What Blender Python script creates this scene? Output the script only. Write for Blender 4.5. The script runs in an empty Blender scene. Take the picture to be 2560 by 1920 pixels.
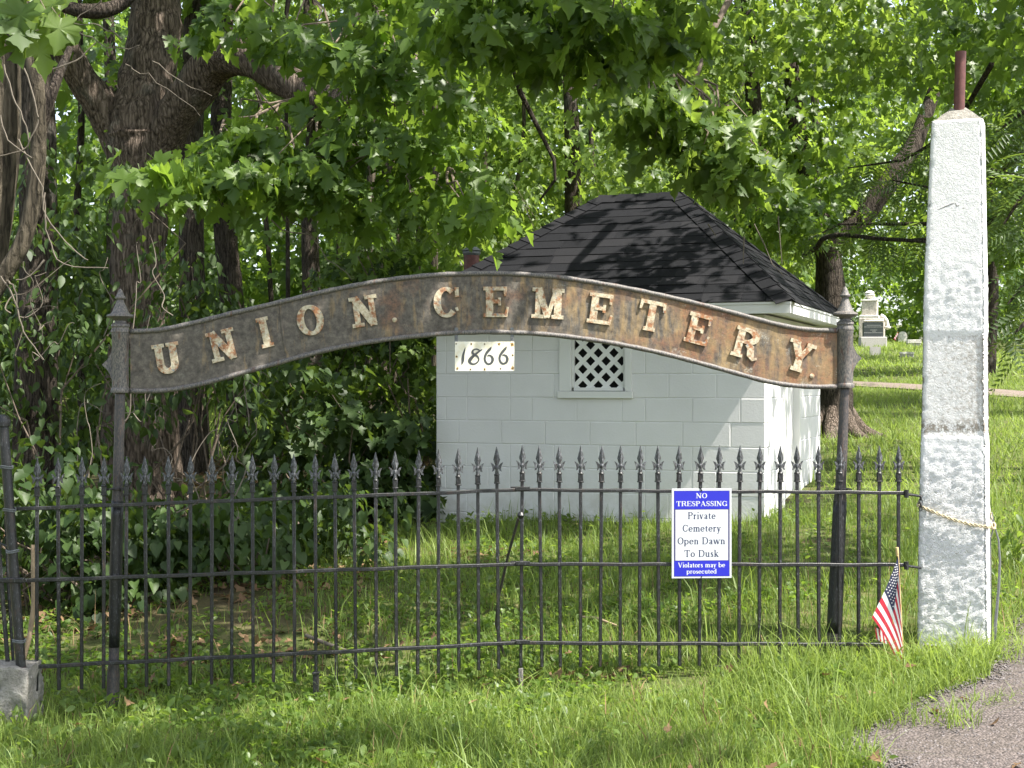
import bpy, math, random
import numpy as np
from mathutils import Vector, Matrix, noise as mnoise

R = math.radians
random.seed(7)
rng = np.random.default_rng(11)
scene = bpy.context.scene
COL = scene.collection

# ------------------------------------------------------------------ camera, world, sun, exposure
CZ = 1.45                       # eye height above the fence line
F = 3600.0                      # focal length in photograph pixels (2560 wide)
cam_d = bpy.data.cameras.new('camera')
cam = bpy.data.objects.new('camera', cam_d); COL.objects.link(cam)
cam.location = (0, 0, CZ); cam.rotation_euler = (R(90), 0, 0)
cam_d.sensor_width = 36.0; cam_d.lens = 36.0 * F / 2560.0
cam_d.clip_start = 0.05; cam_d.clip_end = 800
scene.camera = cam

SUN_EL, SUN_AZ = 57.0, -26.5     # azimuth measured from +X towards +Y
sd = Vector((math.cos(R(SUN_EL)) * math.cos(R(SUN_AZ)), math.cos(R(SUN_EL)) * math.sin(R(SUN_AZ)), math.sin(R(SUN_EL))))
world = bpy.data.worlds.new('World'); scene.world = world; world.use_nodes = True
wn = world.node_tree; wn.nodes.clear()
sky = wn.nodes.new('ShaderNodeTexSky'); sky.sky_type = 'NISHITA'; sky.sun_disc = False
sky.sun_elevation = R(SUN_EL); sky.sun_rotation = R(90 - SUN_AZ)
sky.air_density = 1.0; sky.dust_density = 2.0; sky.ozone_density = 1.0
bg = wn.nodes.new('ShaderNodeBackground'); bg.inputs['Strength'].default_value = 0.135
wo = wn.nodes.new('ShaderNodeOutputWorld')
hs = wn.nodes.new('ShaderNodeHueSaturation'); hs.inputs['Saturation'].default_value = .55
wn.links.new(sky.outputs[0], hs.inputs['Color']); wn.links.new(hs.outputs[0], bg.inputs[0]); wn.links.new(bg.outputs[0], wo.inputs[0])
sun_d = bpy.data.lights.new('sun', 'SUN'); sun_d.energy = 4.9; sun_d.angle = R(0.53); sun_d.color = (1.0, 0.945, 0.86)
sun = bpy.data.objects.new('sun', sun_d); COL.objects.link(sun)
sun.rotation_euler = sd.to_track_quat('Z', 'Y').to_euler()
sun.location = (10, -2, 20)
vs = scene.view_settings
scene.display_settings.display_device = 'sRGB'
vs.view_transform = 'Standard'; vs.look = 'None'; vs.gamma = 1.0; vs.use_curve_mapping = False
vs.exposure = 1.45
scene.render.engine = 'CYCLES'
cy = scene.cycles
cy.max_bounces = 8; cy.diffuse_bounces = 4; cy.glossy_bounces = 2; cy.transmission_bounces = 4; cy.transparent_max_bounces = 4
cy.caustics_reflective = False; cy.caustics_refractive = False
cy.use_denoising = True
cy.sample_clamp_indirect = 6.0

# ------------------------------------------------------------------ helpers
def P(px, py, Y):
    """photograph pixel at a distance Y in front of the camera -> world point"""
    return Vector(((px - 1280.0) / F * Y, Y, CZ - (py - 960.0) / F * Y))

KY = np.array([-40, 0, 5, 7.35, 12, 22, 34, 58, 90, 160, 400.0])
KZ = np.array([-0.5, -0.22, -0.05, 0.01, 0.26, 0.78, 1.40, 2.98, 5.0, 8.0, 12.0])
def ground_z(x, y):
    x = np.asarray(x, float); y = np.asarray(y, float)
    z = np.interp(y, KY, KZ)
    fade = np.clip((26 - y) / 12, 0, 1)
    z = z + 0.04 * np.clip(x, -8, 8) * fade
    # the verge dips along the fence and climbs to the pillar
    dip = np.interp(x, [-3, -1.9, 0, 1.05, 1.7, 2.3, 6], [-.19, -.165, -.145, -.07, .0, .05, .12]) - (.01 + .04 * np.clip(x, -8, 8))
    z = z + dip * np.exp(-(np.clip(y - 7.3, 0, 9) / 1.7) ** 2) * np.clip((y + 4) / 9, 0, 1)
    z = z + 0.018 * np.sin(x * 2.1 + 1.3 * np.sin(y * 1.7)) * np.sin(y * 2.6 + 0.7) + 0.05 * np.sin(x * 0.45 + 2) * np.sin(y * 0.37)
    return z
def gz(x, y): return float(ground_z(x, y))

def ground_hit(px, py):
    d = Vector(((px - 1280) / F, 1, -(py - 960) / F)); lo = 3.0
    for i in range(4000):
        Y = 3 + i * .04
        if CZ + d.z * Y <= gz(d.x * Y, Y): return Vector((d.x * Y, Y, gz(d.x * Y, Y)))
    return None

def vnoise(x, y, s, seed=0):
    """smooth 2D value noise in 0..1"""
    x = np.asarray(x) * s; y = np.asarray(y) * s
    xi = np.floor(x).astype(np.int64); yi = np.floor(y).astype(np.int64)
    fx = x - xi; fy = y - yi
    fx = fx * fx * (3 - 2 * fx); fy = fy * fy * (3 - 2 * fy)
    def h(a, b):
        n = (a * 374761393 + b * 668265263 + seed * 974711) & 0x7fffffff
        n = ((n ^ (n >> 13)) * 1274126177) & 0x7fffffff
        return ((n ^ (n >> 16)) & 0xffff) / 65535.0
    return (h(xi, yi) * (1 - fx) + h(xi + 1, yi) * fx) * (1 - fy) + (h(xi, yi + 1) * (1 - fx) + h(xi + 1, yi + 1) * fx) * fy

ORG = {}
def org(o): return ORG.get(o.name, Vector((0, 0, 0))) if o is not None else Vector((0, 0, 0))

def root(name, label, cat, loc, group=None):
    o = bpy.data.objects.new(name, None); COL.objects.link(o)
    o.location = loc; o.empty_display_size = 0.2
    o['label'] = label; o['category'] = cat
    if group: o['group'] = group
    ORG[o.name] = Vector(loc)
    return o

def link(name, me, parent=None, o=None):
    """link a mesh given in coordinates relative to the thing's origin o"""
    ob = bpy.data.objects.new(name, me); COL.objects.link(ob)
    if parent is not None: ob.parent = parent
    if o is not None: ORG[ob.name] = o
    return ob

class MB:
    """collects polygons in world coordinates"""
    def __init__(s): s.v = []; s.f = []; s.m = []; s.mi = 0
    def poly(s, pts):
        n = len(s.v); s.v += [tuple(p) for p in pts]; s.f.append(tuple(range(n, n + len(pts)))); s.m.append(s.mi)
    def faces(s, pts, fs):
        n = len(s.v); s.v += [tuple(p) for p in pts]
        for f in fs: s.f.append(tuple(i + n for i in f)); s.m.append(s.mi)
    def box(s, c, ax, ay, az, bev=0.0):
        """box of half-axis vectors; bev chamfers all edges"""
        c = Vector(c); ax = Vector(ax); ay = Vector(ay); az = Vector(az)
        if bev <= 0:
            p = [c + i * ax + j * ay + k * az for i in (-1, 1) for j in (-1, 1) for k in (-1, 1)]
            s.faces(p, [(0, 1, 3, 2), (4, 6, 7, 5), (0, 4, 5, 1), (2, 3, 7, 6), (0, 2, 6, 4), (1, 5, 7, 3)]); return
        lx, ly, lz = ax.length, ay.length, az.length
        bx, by, bz = 1 - bev / lx, 1 - bev / ly, 1 - bev / lz
        idx = {}; pts = []
        for i in (-1, 1):
            for j in (-1, 1):
                for k in (-1, 1):
                    for a in range(3):
                        q = [i * bx, j * by, k * bz]; q[a] = (i, j, k)[a]
                        idx[(i, j, k, a)] = len(pts); pts.append(c + q[0] * ax + q[1] * ay + q[2] * az)
        fs = []
        def quad(a, l): fs.append([idx[(q[0], q[1], q[2], a)] for q in l])
        for t in (-1, 1):
            quad(0, [(t, -1, -1), (t, 1, -1), (t, 1, 1), (t, -1, 1)][::t])
            quad(1, [(-1, t, -1), (-1, t, 1), (1, t, 1), (1, t, -1)][::t])
            quad(2, [(-1, -1, t), (1, -1, t), (1, 1, t), (-1, 1, t)][::t])
        for i in (-1, 1):
            for j in (-1, 1):
                fs.append([idx[(i, j, -1, 0)], idx[(i, j, 1, 0)], idx[(i, j, 1, 1)], idx[(i, j, -1, 1)]][::-i * j])
                fs.append([idx[(i, -1, j, 0)], idx[(i, 1, j, 0)], idx[(i, 1, j, 2)], idx[(i, -1, j, 2)]][::i * j])
                fs.append([idx[(-1, i, j, 1)], idx[(1, i, j, 1)], idx[(1, i, j, 2)], idx[(-1, i, j, 2)]][::-i * j])
                for k in (-1, 1): fs.append([idx[(i, j, k, a)] for a in range(3)][::i * j * k])
        s.faces(pts, fs)
    def tube(s, pts, rad, seg=8, cap=True):
        pts = [Vector(p) for p in pts]; n = len(pts)
        rad = [float(q) for q in rad] if hasattr(rad, "__len__") else [float(rad)] * n
        up = None; rings = []
        for i in range(n):
            d = (pts[min(i + 1, n - 1)] - pts[max(i - 1, 0)]).normalized()
            if up is None:
                up = Vector((0, 0, 1)) if abs(d.z) < .9 else Vector((1, 0, 0))
            a = (up - d * up.dot(d)).normalized(); b = d.cross(a); up = a
            rings.append([pts[i] + rad[i] * (math.cos(2 * math.pi * k / seg) * a + math.sin(2 * math.pi * k / seg) * b) for k in range(seg)])
        fs = []
        for i in range(n - 1):
            for k in range(seg):
                k2 = (k + 1) % seg
                fs.append((i * seg + k, i * seg + k2, (i + 1) * seg + k2, (i + 1) * seg + k))
        if cap:
            fs.append(tuple(range(seg))[::-1]); fs.append(tuple((n - 1) * seg + k for k in range(seg)))
        s.faces([p for r in rings for p in r], fs)
    def lathe(s, c, prof, seg=16, axis=None):
        """prof = [(radius, height)]"""
        c = Vector(c); az = Vector(axis).normalized() if axis is not None else Vector((0, 0, 1))
        ax = az.orthogonal().normalized(); ay = az.cross(ax)
        pts = []; fs = []
        for r, h in prof:
            for k in range(seg):
                t = 2 * math.pi * k / seg
                pts.append(c + az * h + r * (math.cos(t) * ax + math.sin(t) * ay))
        for i in range(len(prof) - 1):
            for k in range(seg):
                k2 = (k + 1) % seg
                fs.append((i * seg + k, i * seg + k2, (i + 1) * seg + k2, (i + 1) * seg + k))
        fs.append(tuple(range(seg))[::-1]); fs.append(tuple((len(prof) - 1) * seg + k for k in range(seg)))
        s.faces(pts, fs)
    def prism(s, poly, M, z0, z1):
        """extrude a 2D polygon (counter-clockwise) from z0 to z1 in frame M"""
        n = len(poly)
        lo = [M @ Vector((x, y, z0)) for x, y in poly]; hi = [M @ Vector((x, y, z1)) for x, y in poly]
        fs = [tuple(range(n, 2 * n)), tuple(range(n))[::-1]] + [(i, (i + 1) % n, (i + 1) % n + n, i + n) for i in range(n)]
        s.faces(lo + hi, fs)
    def ribbon(s, st, M, z1, z0=None):
        """stroke of points (x, y, width); a flat print, or a raised bar when z0 is given"""
        n = len(st); L = []; Rr = []
        for i in range(n):
            a = Vector(st[max(i - 1, 0)][:2]); b = Vector(st[min(i + 1, n - 1)][:2]); d = (b - a)
            if d.length < 1e-9: d = Vector((1, 0))
            d.normalize(); w = st[i][2] / 2; nn = Vector((-d.y, d.x))
            L.append(Vector(st[i][:2]) + nn * w); Rr.append(Vector(st[i][:2]) - nn * w)
        top = [M @ Vector((p.x, p.y, z1)) for p in L] + [M @ Vector((p.x, p.y, z1)) for p in Rr]
        fs = [(i, n + i, n + i + 1, i + 1) for i in range(n - 1)]
        if z0 is not None:
            top += [M @ Vector((p.x, p.y, z0)) for p in L] + [M @ Vector((p.x, p.y, z0)) for p in Rr]
            o = 2 * n
            fs += [(i + 1, i + 1 + o, i + o, i) for i in range(n - 1)] + [(n + i, n + i + o, n + i + 1 + o, n + i + 1) for i in range(n - 1)]
            fs += [(0, o, n + o, n), (n - 1, 2 * n - 1, 2 * n - 1 + o, n - 1 + o)]
        s.faces(top, fs)
    def build(s, name, mats, parent=None, smooth=False, origin=None):
        o = origin if origin is not None else org(parent)
        me = bpy.data.meshes.new(name)
        me.from_pydata([(v[0] - o[0], v[1] - o[1], v[2] - o[2]) for v in s.v], [], s.f)
        mats = mats if isinstance(mats, (list, tuple)) else [mats]
        for m in mats: me.materials.append(m)
        if len(mats) > 1: me.polygons.foreach_set('material_index', s.m)
        if smooth:
            me.polygons.foreach_set('use_smooth', [True] * len(me.polygons))
            if smooth != 'all':
                me.set_sharp_from_angle(angle=R(38))
        me.update()
        ob = link(name, me, parent, o)
        return ob

def tag(o, label=None, cat=None, group=None, kind=None):
    if label: o['label'] = label
    if cat: o['category'] = cat
    if group: o['group'] = group
    if kind: o['kind'] = kind
    return o

def grid_mesh(name, xs, ys, zf, mat, smooth=True):
    X, Y = np.meshgrid(xs, ys); Z = zf(X, Y)
    nx, ny = len(xs), len(ys)
    co = np.stack([X, Y, Z], -1).reshape(-1, 3)
    i = np.arange((nx - 1) * (ny - 1)); r, c = i // (nx - 1), i % (nx - 1)
    a = r * nx + c
    q = np.stack([a, a + 1, a + nx + 1, a + nx], 1)
    return raw_mesh(name, co, q, mat, smooth)

def raw_mesh(name, co, faces, mat, smooth=False, tint=None):
    """fast mesh from numpy: faces all of one size"""
    me = bpy.data.meshes.new(name)
    co = np.ascontiguousarray(co, np.float32); faces = np.ascontiguousarray(faces, np.int32)
    k = faces.shape[1]
    me.vertices.add(len(co)); me.vertices.foreach_set('co', co.ravel())
    me.loops.add(faces.size); me.loops.foreach_set('vertex_index', faces.ravel())
    me.polygons.add(len(faces))
    me.polygons.foreach_set('loop_start', np.arange(0, faces.size, k, dtype=np.int32))
    if smooth: me.polygons.foreach_set('use_smooth', np.ones(len(faces), bool))
    me.update(calc_edges=True)
    if tint is not None:
        at = me.attributes.new('tint', 'FLOAT', 'POINT'); at.data.foreach_set('value', np.ascontiguousarray(tint, np.float32))
    me.materials.append(mat)
    return me

# ------------------------------------------------------------------ materials
class NT:
    def __init__(s, name):
        s.mat = bpy.data.materials.new(name); s.mat.use_nodes = True
        s.t = s.mat.node_tree; s.t.nodes.clear()
        s.out = s.t.nodes.new('ShaderNodeOutputMaterial')
        g = s.t.nodes.new('ShaderNodeNewGeometry'); s.pos = g.outputs['Position']; s.geo = g
    def set(s, sock, v):
        if hasattr(v, 'is_output') or isinstance(v, bpy.types.NodeSocket): s.t.links.new(v, sock)
        elif hasattr(v, '__len__') and len(v) == 3 and sock.type == 'RGBA': sock.default_value = (*v, 1)
        else: sock.default_value = v
    def n(s, ty, **k):
        nd = s.t.nodes.new(ty)
        for a, v in k.items():
            if a in nd.inputs: s.set(nd.inputs[a], v)
            else: setattr(nd, a, v)
        return nd
    def noise(s, scale, detail=4, rough=.55, vec=None, dist=0):
        nd = s.n('ShaderNodeTexNoise'); s.set(nd.inputs['Vector'], vec if vec is not None else s.pos)
        nd.inputs['Scale'].default_value = scale; nd.inputs['Detail'].default_value = detail
        nd.inputs['Roughness'].default_value = rough; nd.inputs['Distortion'].default_value = dist
        return nd.outputs['Fac']
    def scaled(s, sx, sy, sz):
        nd = s.n('ShaderNodeMapping'); s.set(nd.inputs['Vector'], s.pos); nd.inputs['Scale'].default_value = (sx, sy, sz)
        return nd.outputs[0]
    def vor(s, scale, feat='F1', vec=None, out='Distance'):
        nd = s.n('ShaderNodeTexVoronoi', feature=feat); s.set(nd.inputs['Vector'], vec if vec is not None else s.pos)
        nd.inputs['Scale'].default_value = scale
        return nd.outputs[out]
    def ramp(s, fac, stops):
        nd = s.n('ShaderNodeValToRGB'); s.set(nd.inputs[0], fac); e = nd.color_ramp.elements
        while len(e) < len(stops): e.new(0.5)
        for el, (p, c) in zip(e, stops):
            el.position = p; el.color = (*c, 1) if hasattr(c, '__len__') else (c, c, c, 1)
        return nd.outputs[0]
    def mix(s, fac, a, b, mode='MIX'):
        nd = s.n('ShaderNodeMix', data_type='RGBA', blend_type=mode)
        s.set(nd.inputs['Factor'], fac); s.set(nd.inputs['A'], a) if False else None
        s.set(nd.inputs[6], a); s.set(nd.inputs[7], b)
        return nd.outputs[2]
    def math(s, op, a, b=0.0):
        nd = s.n('ShaderNodeMath', operation=op); s.set(nd.inputs[0], a); s.set(nd.inputs[1], b); return nd.outputs[0]
    def sep(s): return s.n('ShaderNodeSeparateXYZ', Vector=s.pos).outputs
    def mapr(s, v, a, b, c=0.0, d=1.0):
        nd = s.n('ShaderNodeMapRange'); s.set(nd.inputs[0], v)
        for i, q in enumerate((a, b, c, d)): nd.inputs[i + 1].default_value = q
        return nd.outputs[0]
    def attr(s, name): return s.n('ShaderNodeAttribute', attribute_name=name).outputs['Fac']
    def bump(s, h, strength=.5, dist=.01, normal=None):
        nd = s.n('ShaderNodeBump'); s.set(nd.inputs['Height'], h); nd.inputs['Strength'].default_value = strength
        nd.inputs['Distance'].default_value = dist
        if normal is not None: s.set(nd.inputs['Normal'], normal)
        return nd.outputs[0]
    def bsdf(s, color, rough=.7, metal=0.0, spec=.5, normal=None):
        nd = s.n('ShaderNodeBsdfPrincipled'); s.set(nd.inputs['Base Color'], color); s.set(nd.inputs['Roughness'], rough)
        s.set(nd.inputs['Metallic'], metal); s.set(nd.inputs['Specular IOR Level'], spec)
        if normal is not None: s.set(nd.inputs['Normal'], normal)
        return nd.outputs[0]
    def done(s, sh): s.t.links.new(sh, s.out.inputs['Surface']); return s.mat

def plain(name, c, rough=.7, var=.15, scale=30, metal=0.0, bump=.0, spec=.5):
    m = NT(name); n = m.noise(scale, 5)
    a = tuple(x * (1 - var) for x in c); b = tuple(min(1, x * (1 + var)) for x in c)
    col = m.ramp(n, [(.3, a), (.7, b)])
    return m.done(m.bsdf(col, rough, metal, spec, m.bump(n, bump, .004) if bump else None))

def leaf_mat(name, dark, light, trans, tfac=.42, rough=.42, spec=.4):
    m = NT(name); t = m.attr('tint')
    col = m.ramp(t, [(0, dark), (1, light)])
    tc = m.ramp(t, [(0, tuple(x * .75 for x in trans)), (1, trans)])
    tr = m.n('ShaderNodeBsdfTranslucent'); m.set(tr.inputs['Color'], tc)
    mx = m.n('ShaderNodeMixShader'); mx.inputs[0].default_value = tfac
    m.t.links.new(m.bsdf(col, rough, 0, spec), mx.inputs[1]); m.t.links.new(tr.outputs[0], mx.inputs[2])
    return m.done(mx.outputs[0])

M = {}
M['maple'] = leaf_mat('maple_leaf', (.040, .084, .014), (.10, .165, .03), (.27, .42, .045), tfac=.48)
M['bright'] = leaf_mat('sunlit_leaf', (.050, .097, .018), (.125, .190, .045), (.33, .47, .06), tfac=.5)  # lighter leaf green, sunlit brightness put into the colour
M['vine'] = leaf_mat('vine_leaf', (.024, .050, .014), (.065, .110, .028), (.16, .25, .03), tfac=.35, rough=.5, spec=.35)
M['walnut'] = leaf_mat('walnut_leaf', (.032, .070, .014), (.075, .130, .026), (.22, .32, .04))
M['grass'] = leaf_mat('grass_blade', (.060, .115, .018), (.235, .31, .078), (.38, .51, .085), tfac=.42, rough=.5, spec=.3)
M['straw'] = leaf_mat('dry_leaf', (.12, .07, .04), (.30, .20, .11), (.25, .15, .06), tfac=.2, rough=.7, spec=.2)

def ground_mat():
    m = NT('turf_soil'); s = m.sep()
    big = m.noise(.55, 3); fine = m.noise(9, 6, .7); vf = m.noise(70, 4, .7)
    green = m.ramp(fine, [(.3, (.030, .045, .012)), (.5, (.075, .095, .028)), (.62, (.12, .115, .05)), (.8, (.16, .135, .07))])
    soil = m.ramp(vf, [(.3, (.05, .035, .022)), (.7, (.13, .095, .06))])
    # bare leafy earth under the thicket (towards -X and near the fence)
    litter = m.math('MULTIPLY', m.mapr(s[0], -.2, -2.2), m.mapr(s[1], 7.2, 8.2))
    litter = m.math('MULTIPLY', litter, m.mapr(s[1], 24, 19))
    k = m.math('MULTIPLY', m.mapr(big, .42, .55), litter)
    k = m.math('MAXIMUM', k, m.mapr(m.noise(2.2, 5, .65), .60, .68))
    col = m.mix(k, green, soil)
    return m.done(m.bsdf(col, .95, 0, .15, m.bump(fine, .6, .03)))
M['ground'] = ground_mat()

def gravel_mat(name, c0, c1):
    m = NT(name)
    v = m.vor(75, out='Color'); d = m.vor(75)
    g = m.n('ShaderNodeSeparateColor', Color=v).outputs[0]
    col = m.ramp(g, [(0, c0), (1, c1)])
    col = m.mix(m.mapr(m.noise(3.2, 4, .6), .45, .7, 0, .55), col, (.10, .085, .07))
    return m.done(m.bsdf(col, .9, 0, .25, m.bump(d, .8, -.012)))
M['gravel'] = gravel_mat('gravel', (.055, .047, .044), (.165, .138, .128))
M['path'] = gravel_mat('path_gravel', (.15, .12, .10), (.27, .215, .185))
M['stone_chip'] = plain('stone_chip', (.12, .107, .105), .85, .7, 22)

def rust_plate():
    m = NT('rusted_sign_iron'); s = m.sep()
    n1 = m.noise(5.5, 6, .62); n2 = m.noise(34, 6, .7); n3 = m.noise(120, 4, .7); st = m.noise(1, 6, .65, m.scaled(24, 24, 5))
    base = m.ramp(n2, [(.28, (.038, .034, .030)), (.5, (.10, .088, .073)), (.72, (.175, .155, .127))])
    rust = m.ramp(n3, [(.3, (.10, .042, .028)), (.6, (.26, .11, .05)), (.8, (.40, .20, .09))])
    ochre = m.ramp(n2, [(.3, (.20, .14, .07)), (.7, (.36, .25, .12))])
    right = m.mapr(s[0], -1.6, 1.6)  # rustier towards this end, its sunlit warmth also put into the colour
    k = m.mapr(m.math('ADD', m.math('MULTIPLY', n1, .8), m.math('MULTIPLY', right, .20)), .52, .68)
    k2 = m.mapr(m.math('ADD', m.math('MULTIPLY', st, .85), m.math('MULTIPLY', right, .18)), .50, .66)
    col = m.mix(m.math('MULTIPLY', k2, .85), base, ochre)
    col = m.mix(m.math('MULTIPLY', k, m.mapr(n2, .35, .6, .15, .9)), col, rust)
    pale = m.math('MULTIPLY', m.mapr(m.noise(9, 5, .7), .58, .68), m.mapr(n3, .45, .6))
    col = m.mix(m.math('MULTIPLY', pale, m.mapr(s[0], .0, .9, .15, .8)), col, (.42, .42, .36))
    col = m.mix(m.mapr(m.noise(55, 5, .75), .60, .68, 0, .8), col, (.045, .03, .028))
    return m.done(m.bsdf(col, .72, 0, .4, m.bump(n2, .5, .006)))
M['plate'] = rust_plate()

def paint_letter():
    m = NT('weathered_letter_paint')
    n1 = m.noise(26, 6, .65); n2 = m.noise(70, 5, .7)
    col = m.ramp(n2, [(.3, (.30, .25, .17)), (.5, (.50, .44, .31)), (.7, (.58, .55, .46))])
    rust = m.ramp(n2, [(.3, (.16, .07, .04)), (.7, (.42, .20, .09))])
    col = m.mix(m.mapr(n1, .47, .60), col, rust)
    col = m.mix(m.mapr(m.noise(40, 4, .7, m.scaled(1.2, 1, .8)), .60, .66, 0, .85), col, (.21, .24, .25))
    return m.done(m.bsdf(col, .75, 0, .3, m.bump(n2, .6, .004)))
M['letter'] = paint_letter()

def iron(name, dark=.012, chip=(.17, .18, .195), k0=.56, k1=.76, rust=.3, rough=.3):
    m = NT(name)
    n = m.noise(1, 5, .72, m.scaled(190, 190, 60)); r = m.noise(1, 5, .65, m.scaled(40, 40, 9))
    col = m.mix(m.mapr(n, k0, k1), (dark, dark * 1.02, dark * 1.1), chip)
    col = m.mix(m.math('MULTIPLY', m.mapr(r, .58, .68), rust), col, (.10, .055, .04))
    return m.done(m.bsdf(col, m.mapr(n, .4, .7, rough, .6), 0, .5, m.bump(n, .35, .003)))
M['iron'] = iron('black_iron')
M['spear'] = iron('silvered_black_iron', .02, (.18, .19, .205), .46, .66, .15, .3)
M['post_iron'] = iron('grey_brown_iron', .038, (.12, .092, .078), .45, .65, .9, .5)
M['rim'] = iron('weathered_rim_iron', .06, (.21, .185, .16), .42, .62, .9, .6)

def white_paint(name, c=(.74, .78, .76), rough=.6, scale=55, b=.45, stain=.0):
    m = NT(name); s = m.sep()
    n = m.noise(scale, 5, .65); w = m.noise(2.5, 4)
    col = m.mix(m.mapr(w, .35, .7), c, tuple(x * .93 for x in c))
    if stain:
        g = m.math('MULTIPLY', m.mapr(s[2], .75, .22), m.mapr(m.noise(6, 6, .75), .40, .62))
        col = m.mix(m.math('MULTIPLY', g, stain), col, (.34, .32, .25))
    return m.done(m.bsdf(col, rough, 0, .4, m.bump(n, b, .004)))
M['block'] = white_paint('painted_block', (.74, .73, .73), .55, 60, .5, .5)
M['trim'] = white_paint('painted_wood', (.74, .735, .72), .5, 30, .15)
M['lattice'] = white_paint('white_lattice', (.80, .80, .78), .5, 30, .1)

def pillar_mat():
    m = NT('limewashed_concrete'); s = m.sep()
    n = m.noise(75, 5, .7); n2 = m.noise(13, 6, .7); pit = m.noise(48, 5, .75)
    col = m.mix(m.mapr(n2, .35, .7), (.85, .85, .845), (.76, .765, .765))
    # worn bare band in the middle of the shaft
    za, zb = CZ - (1060 - 960) / F * 7.5, CZ - (838 - 960) / F * 7.5
    band = m.math('MULTIPLY', m.mapr(s[2], za - .015, za + .02), m.mapr(s[2], zb + .008, zb - .008))
    wear = m.math('MULTIPLY', band, m.mapr(m.math('ADD', pit, m.mapr(s[0], 2.15, 2.45, -.09, .07)), .49, .60))
    col = m.mix(m.math('MULTIPLY', band, .30), col, (.62, .60, .57))
    col = m.mix(m.math('MULTIPLY', wear, .60), col, (.36, .32, .27))
    zc = CZ - (1070 - 960) / F * 7.5
    low = m.math('MULTIPLY', m.mapr(m.math('ABSOLUTE', m.math('SUBTRACT', s[2], m.math('ADD', zc, m.mapr(n2, 0, 1, -.03, .03)))), .055, .015), m.mapr(pit, .42, .52))
    col = m.mix(m.math('MULTIPLY', low, .85), col, (.20, .165, .12))
    chips = m.mapr(m.noise(21, 6, .75), .66, .69)
    col = m.mix(m.math('MULTIPLY', chips, .8), col, (.23, .20, .17))
    dirt = m.math('MULTIPLY', m.mapr(s[2], .45, .05), m.mapr(n2, .5, .65))
    col = m.mix(m.math('MULTIPLY', dirt, .25), col, (.42, .38, .30))
    v = m.noise(62, 5, .7, dist=1.0); rid = m.math('ABSOLUTE', m.math('SUBTRACT', m.noise(46, 4, .6, dist=1.0), .5))
    hgt = m.math('ADD', m.math('MULTIPLY', v, .6), m.math('MULTIPLY', m.mapr(rid, 0, .12, 1, 0), .4))
    amt = m.mapr(s[2], 1.05, .9, .35, 1.0)
    b1 = m.bump(m.math('MULTIPLY', hgt, amt), .8, .013)
    return m.done(m.bsdf(col, .75, 0, .3, m.bump(n, .5, .005, b1)))
M['pillar'] = pillar_mat()
M['crack'] = plain('dark_crack', (.10, .085, .07), .9, .3, 60)

def concrete(name, c, sc=26):
    m = NT(name); n = m.noise(sc, 7, .7); n2 = m.noise(110, 4, .7)
    col = m.ramp(n, [(.25, tuple(x * .45 for x in c)), (.5, c), (.75, tuple(min(1, x * 1.45) for x in c))])
    col = m.mix(m.mapr(n2, .58, .7, 0, .6), col, tuple(x * .4 for x in c))
    return m.done(m.bsdf(col, .9, 0, .25, m.bump(n, 1.0, .03)))
M['concrete'] = concrete('old_concrete', (.30, .285, .255))
M['pipe'] = iron('rusty_red_pipe', .055, (.16, .075, .065), .4, .62, .9, .6)
m_ = NT('red_oxide_pipe'); n_ = m_.noise(26, 5, .7)
M['pipe'] = m_.done(m_.bsdf(m_.ramp(n_, [(.3, (.075, .026, .024)), (.6, (.13, .048, .042)), (.8, (.22, .11, .09))]), .55, 0, .4, m_.bump(n_, .3, .003)))

def shingle_mat():
    m = NT('black_shingle'); n = m.noise(260, 3, .8); p = m.noise(7, 3)
    oi = m.n('ShaderNodeObjectInfo').outputs['Random']
    col = m.ramp(oi, [(0, (.0055, .006, .0075)), (.6, (.009, .0095, .0115)), (1, (.017, .017, .019))])
    col = m.mix(m.mapr(n, .45, .75, 0, .5), col, (.036, .036, .039))
    return m.done(m.bsdf(col, .92, 0, .15, m.bump(n, .5, .003)))
M['shingle'] = shingle_mat()
M['dark'] = plain('unlit_interior', (.012, .012, .012), .9, .2)  # near-black stands in for the shade inside the shed
M['mortar'] = white_paint('painted_mortar', (.71, .70, .70), .65, 90, .6, .5)

def bark(name, a, b, scale=1.0, lichen=.2):
    m = NT(name)
    v = m.n('ShaderNodeVectorMath', operation='ADD')
    n0 = m.n('ShaderNodeTexNoise'); m.set(n0.inputs['Vector'], m.pos); n0.inputs['Scale'].default_value = 5 * scale
    mp = m.scaled(15 * scale, 15 * scale, 1.5 * scale)
    m.set(v.inputs[0], mp); m.set(v.inputs[1], n0.outputs['Color'])
    f = m.noise(2.2, 7, .68, v.outputs[0]); r = m.vor(2.4, 'DISTANCE_TO_EDGE', v.outputs[0])
    h = m.math('ADD', m.math('MULTIPLY', f, .95), m.math('MULTIPLY', m.mapr(r, 0, .3), .2))
    col = m.ramp(h, [(.38, tuple(x * .22 for x in a)), (.55, a), (.75, b)])
    col = m.mix(m.mapr(m.noise(4 * scale, 4), .58, .68, 0, lichen), col, (.20, .22, .19))
    return m.done(m.bsdf(col, .92, 0, .2, m.bump(h, 1.0, .07)))
M['bark'] = bark('rugged_bark', (.125, .097, .076), (.27, .215, .175))
M['bark_dark'] = bark('dark_bark', (.060, .048, .038), (.12, .098, .08), 1.2)
M['bark_smooth'] = bark('pale_smooth_bark', (.088, .074, .053), (.155, .13, .095), .7, .45)
M['twig'] = plain('twig_wood', (.13, .10, .075), .85, .4, 30)
M['twig_pale'] = plain('pale_dead_twig', (.125, .105, .082), .85, .3, 30)
M['stick'] = plain('bare_stick', (.30, .225, .14), .8, .25, 18)
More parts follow.
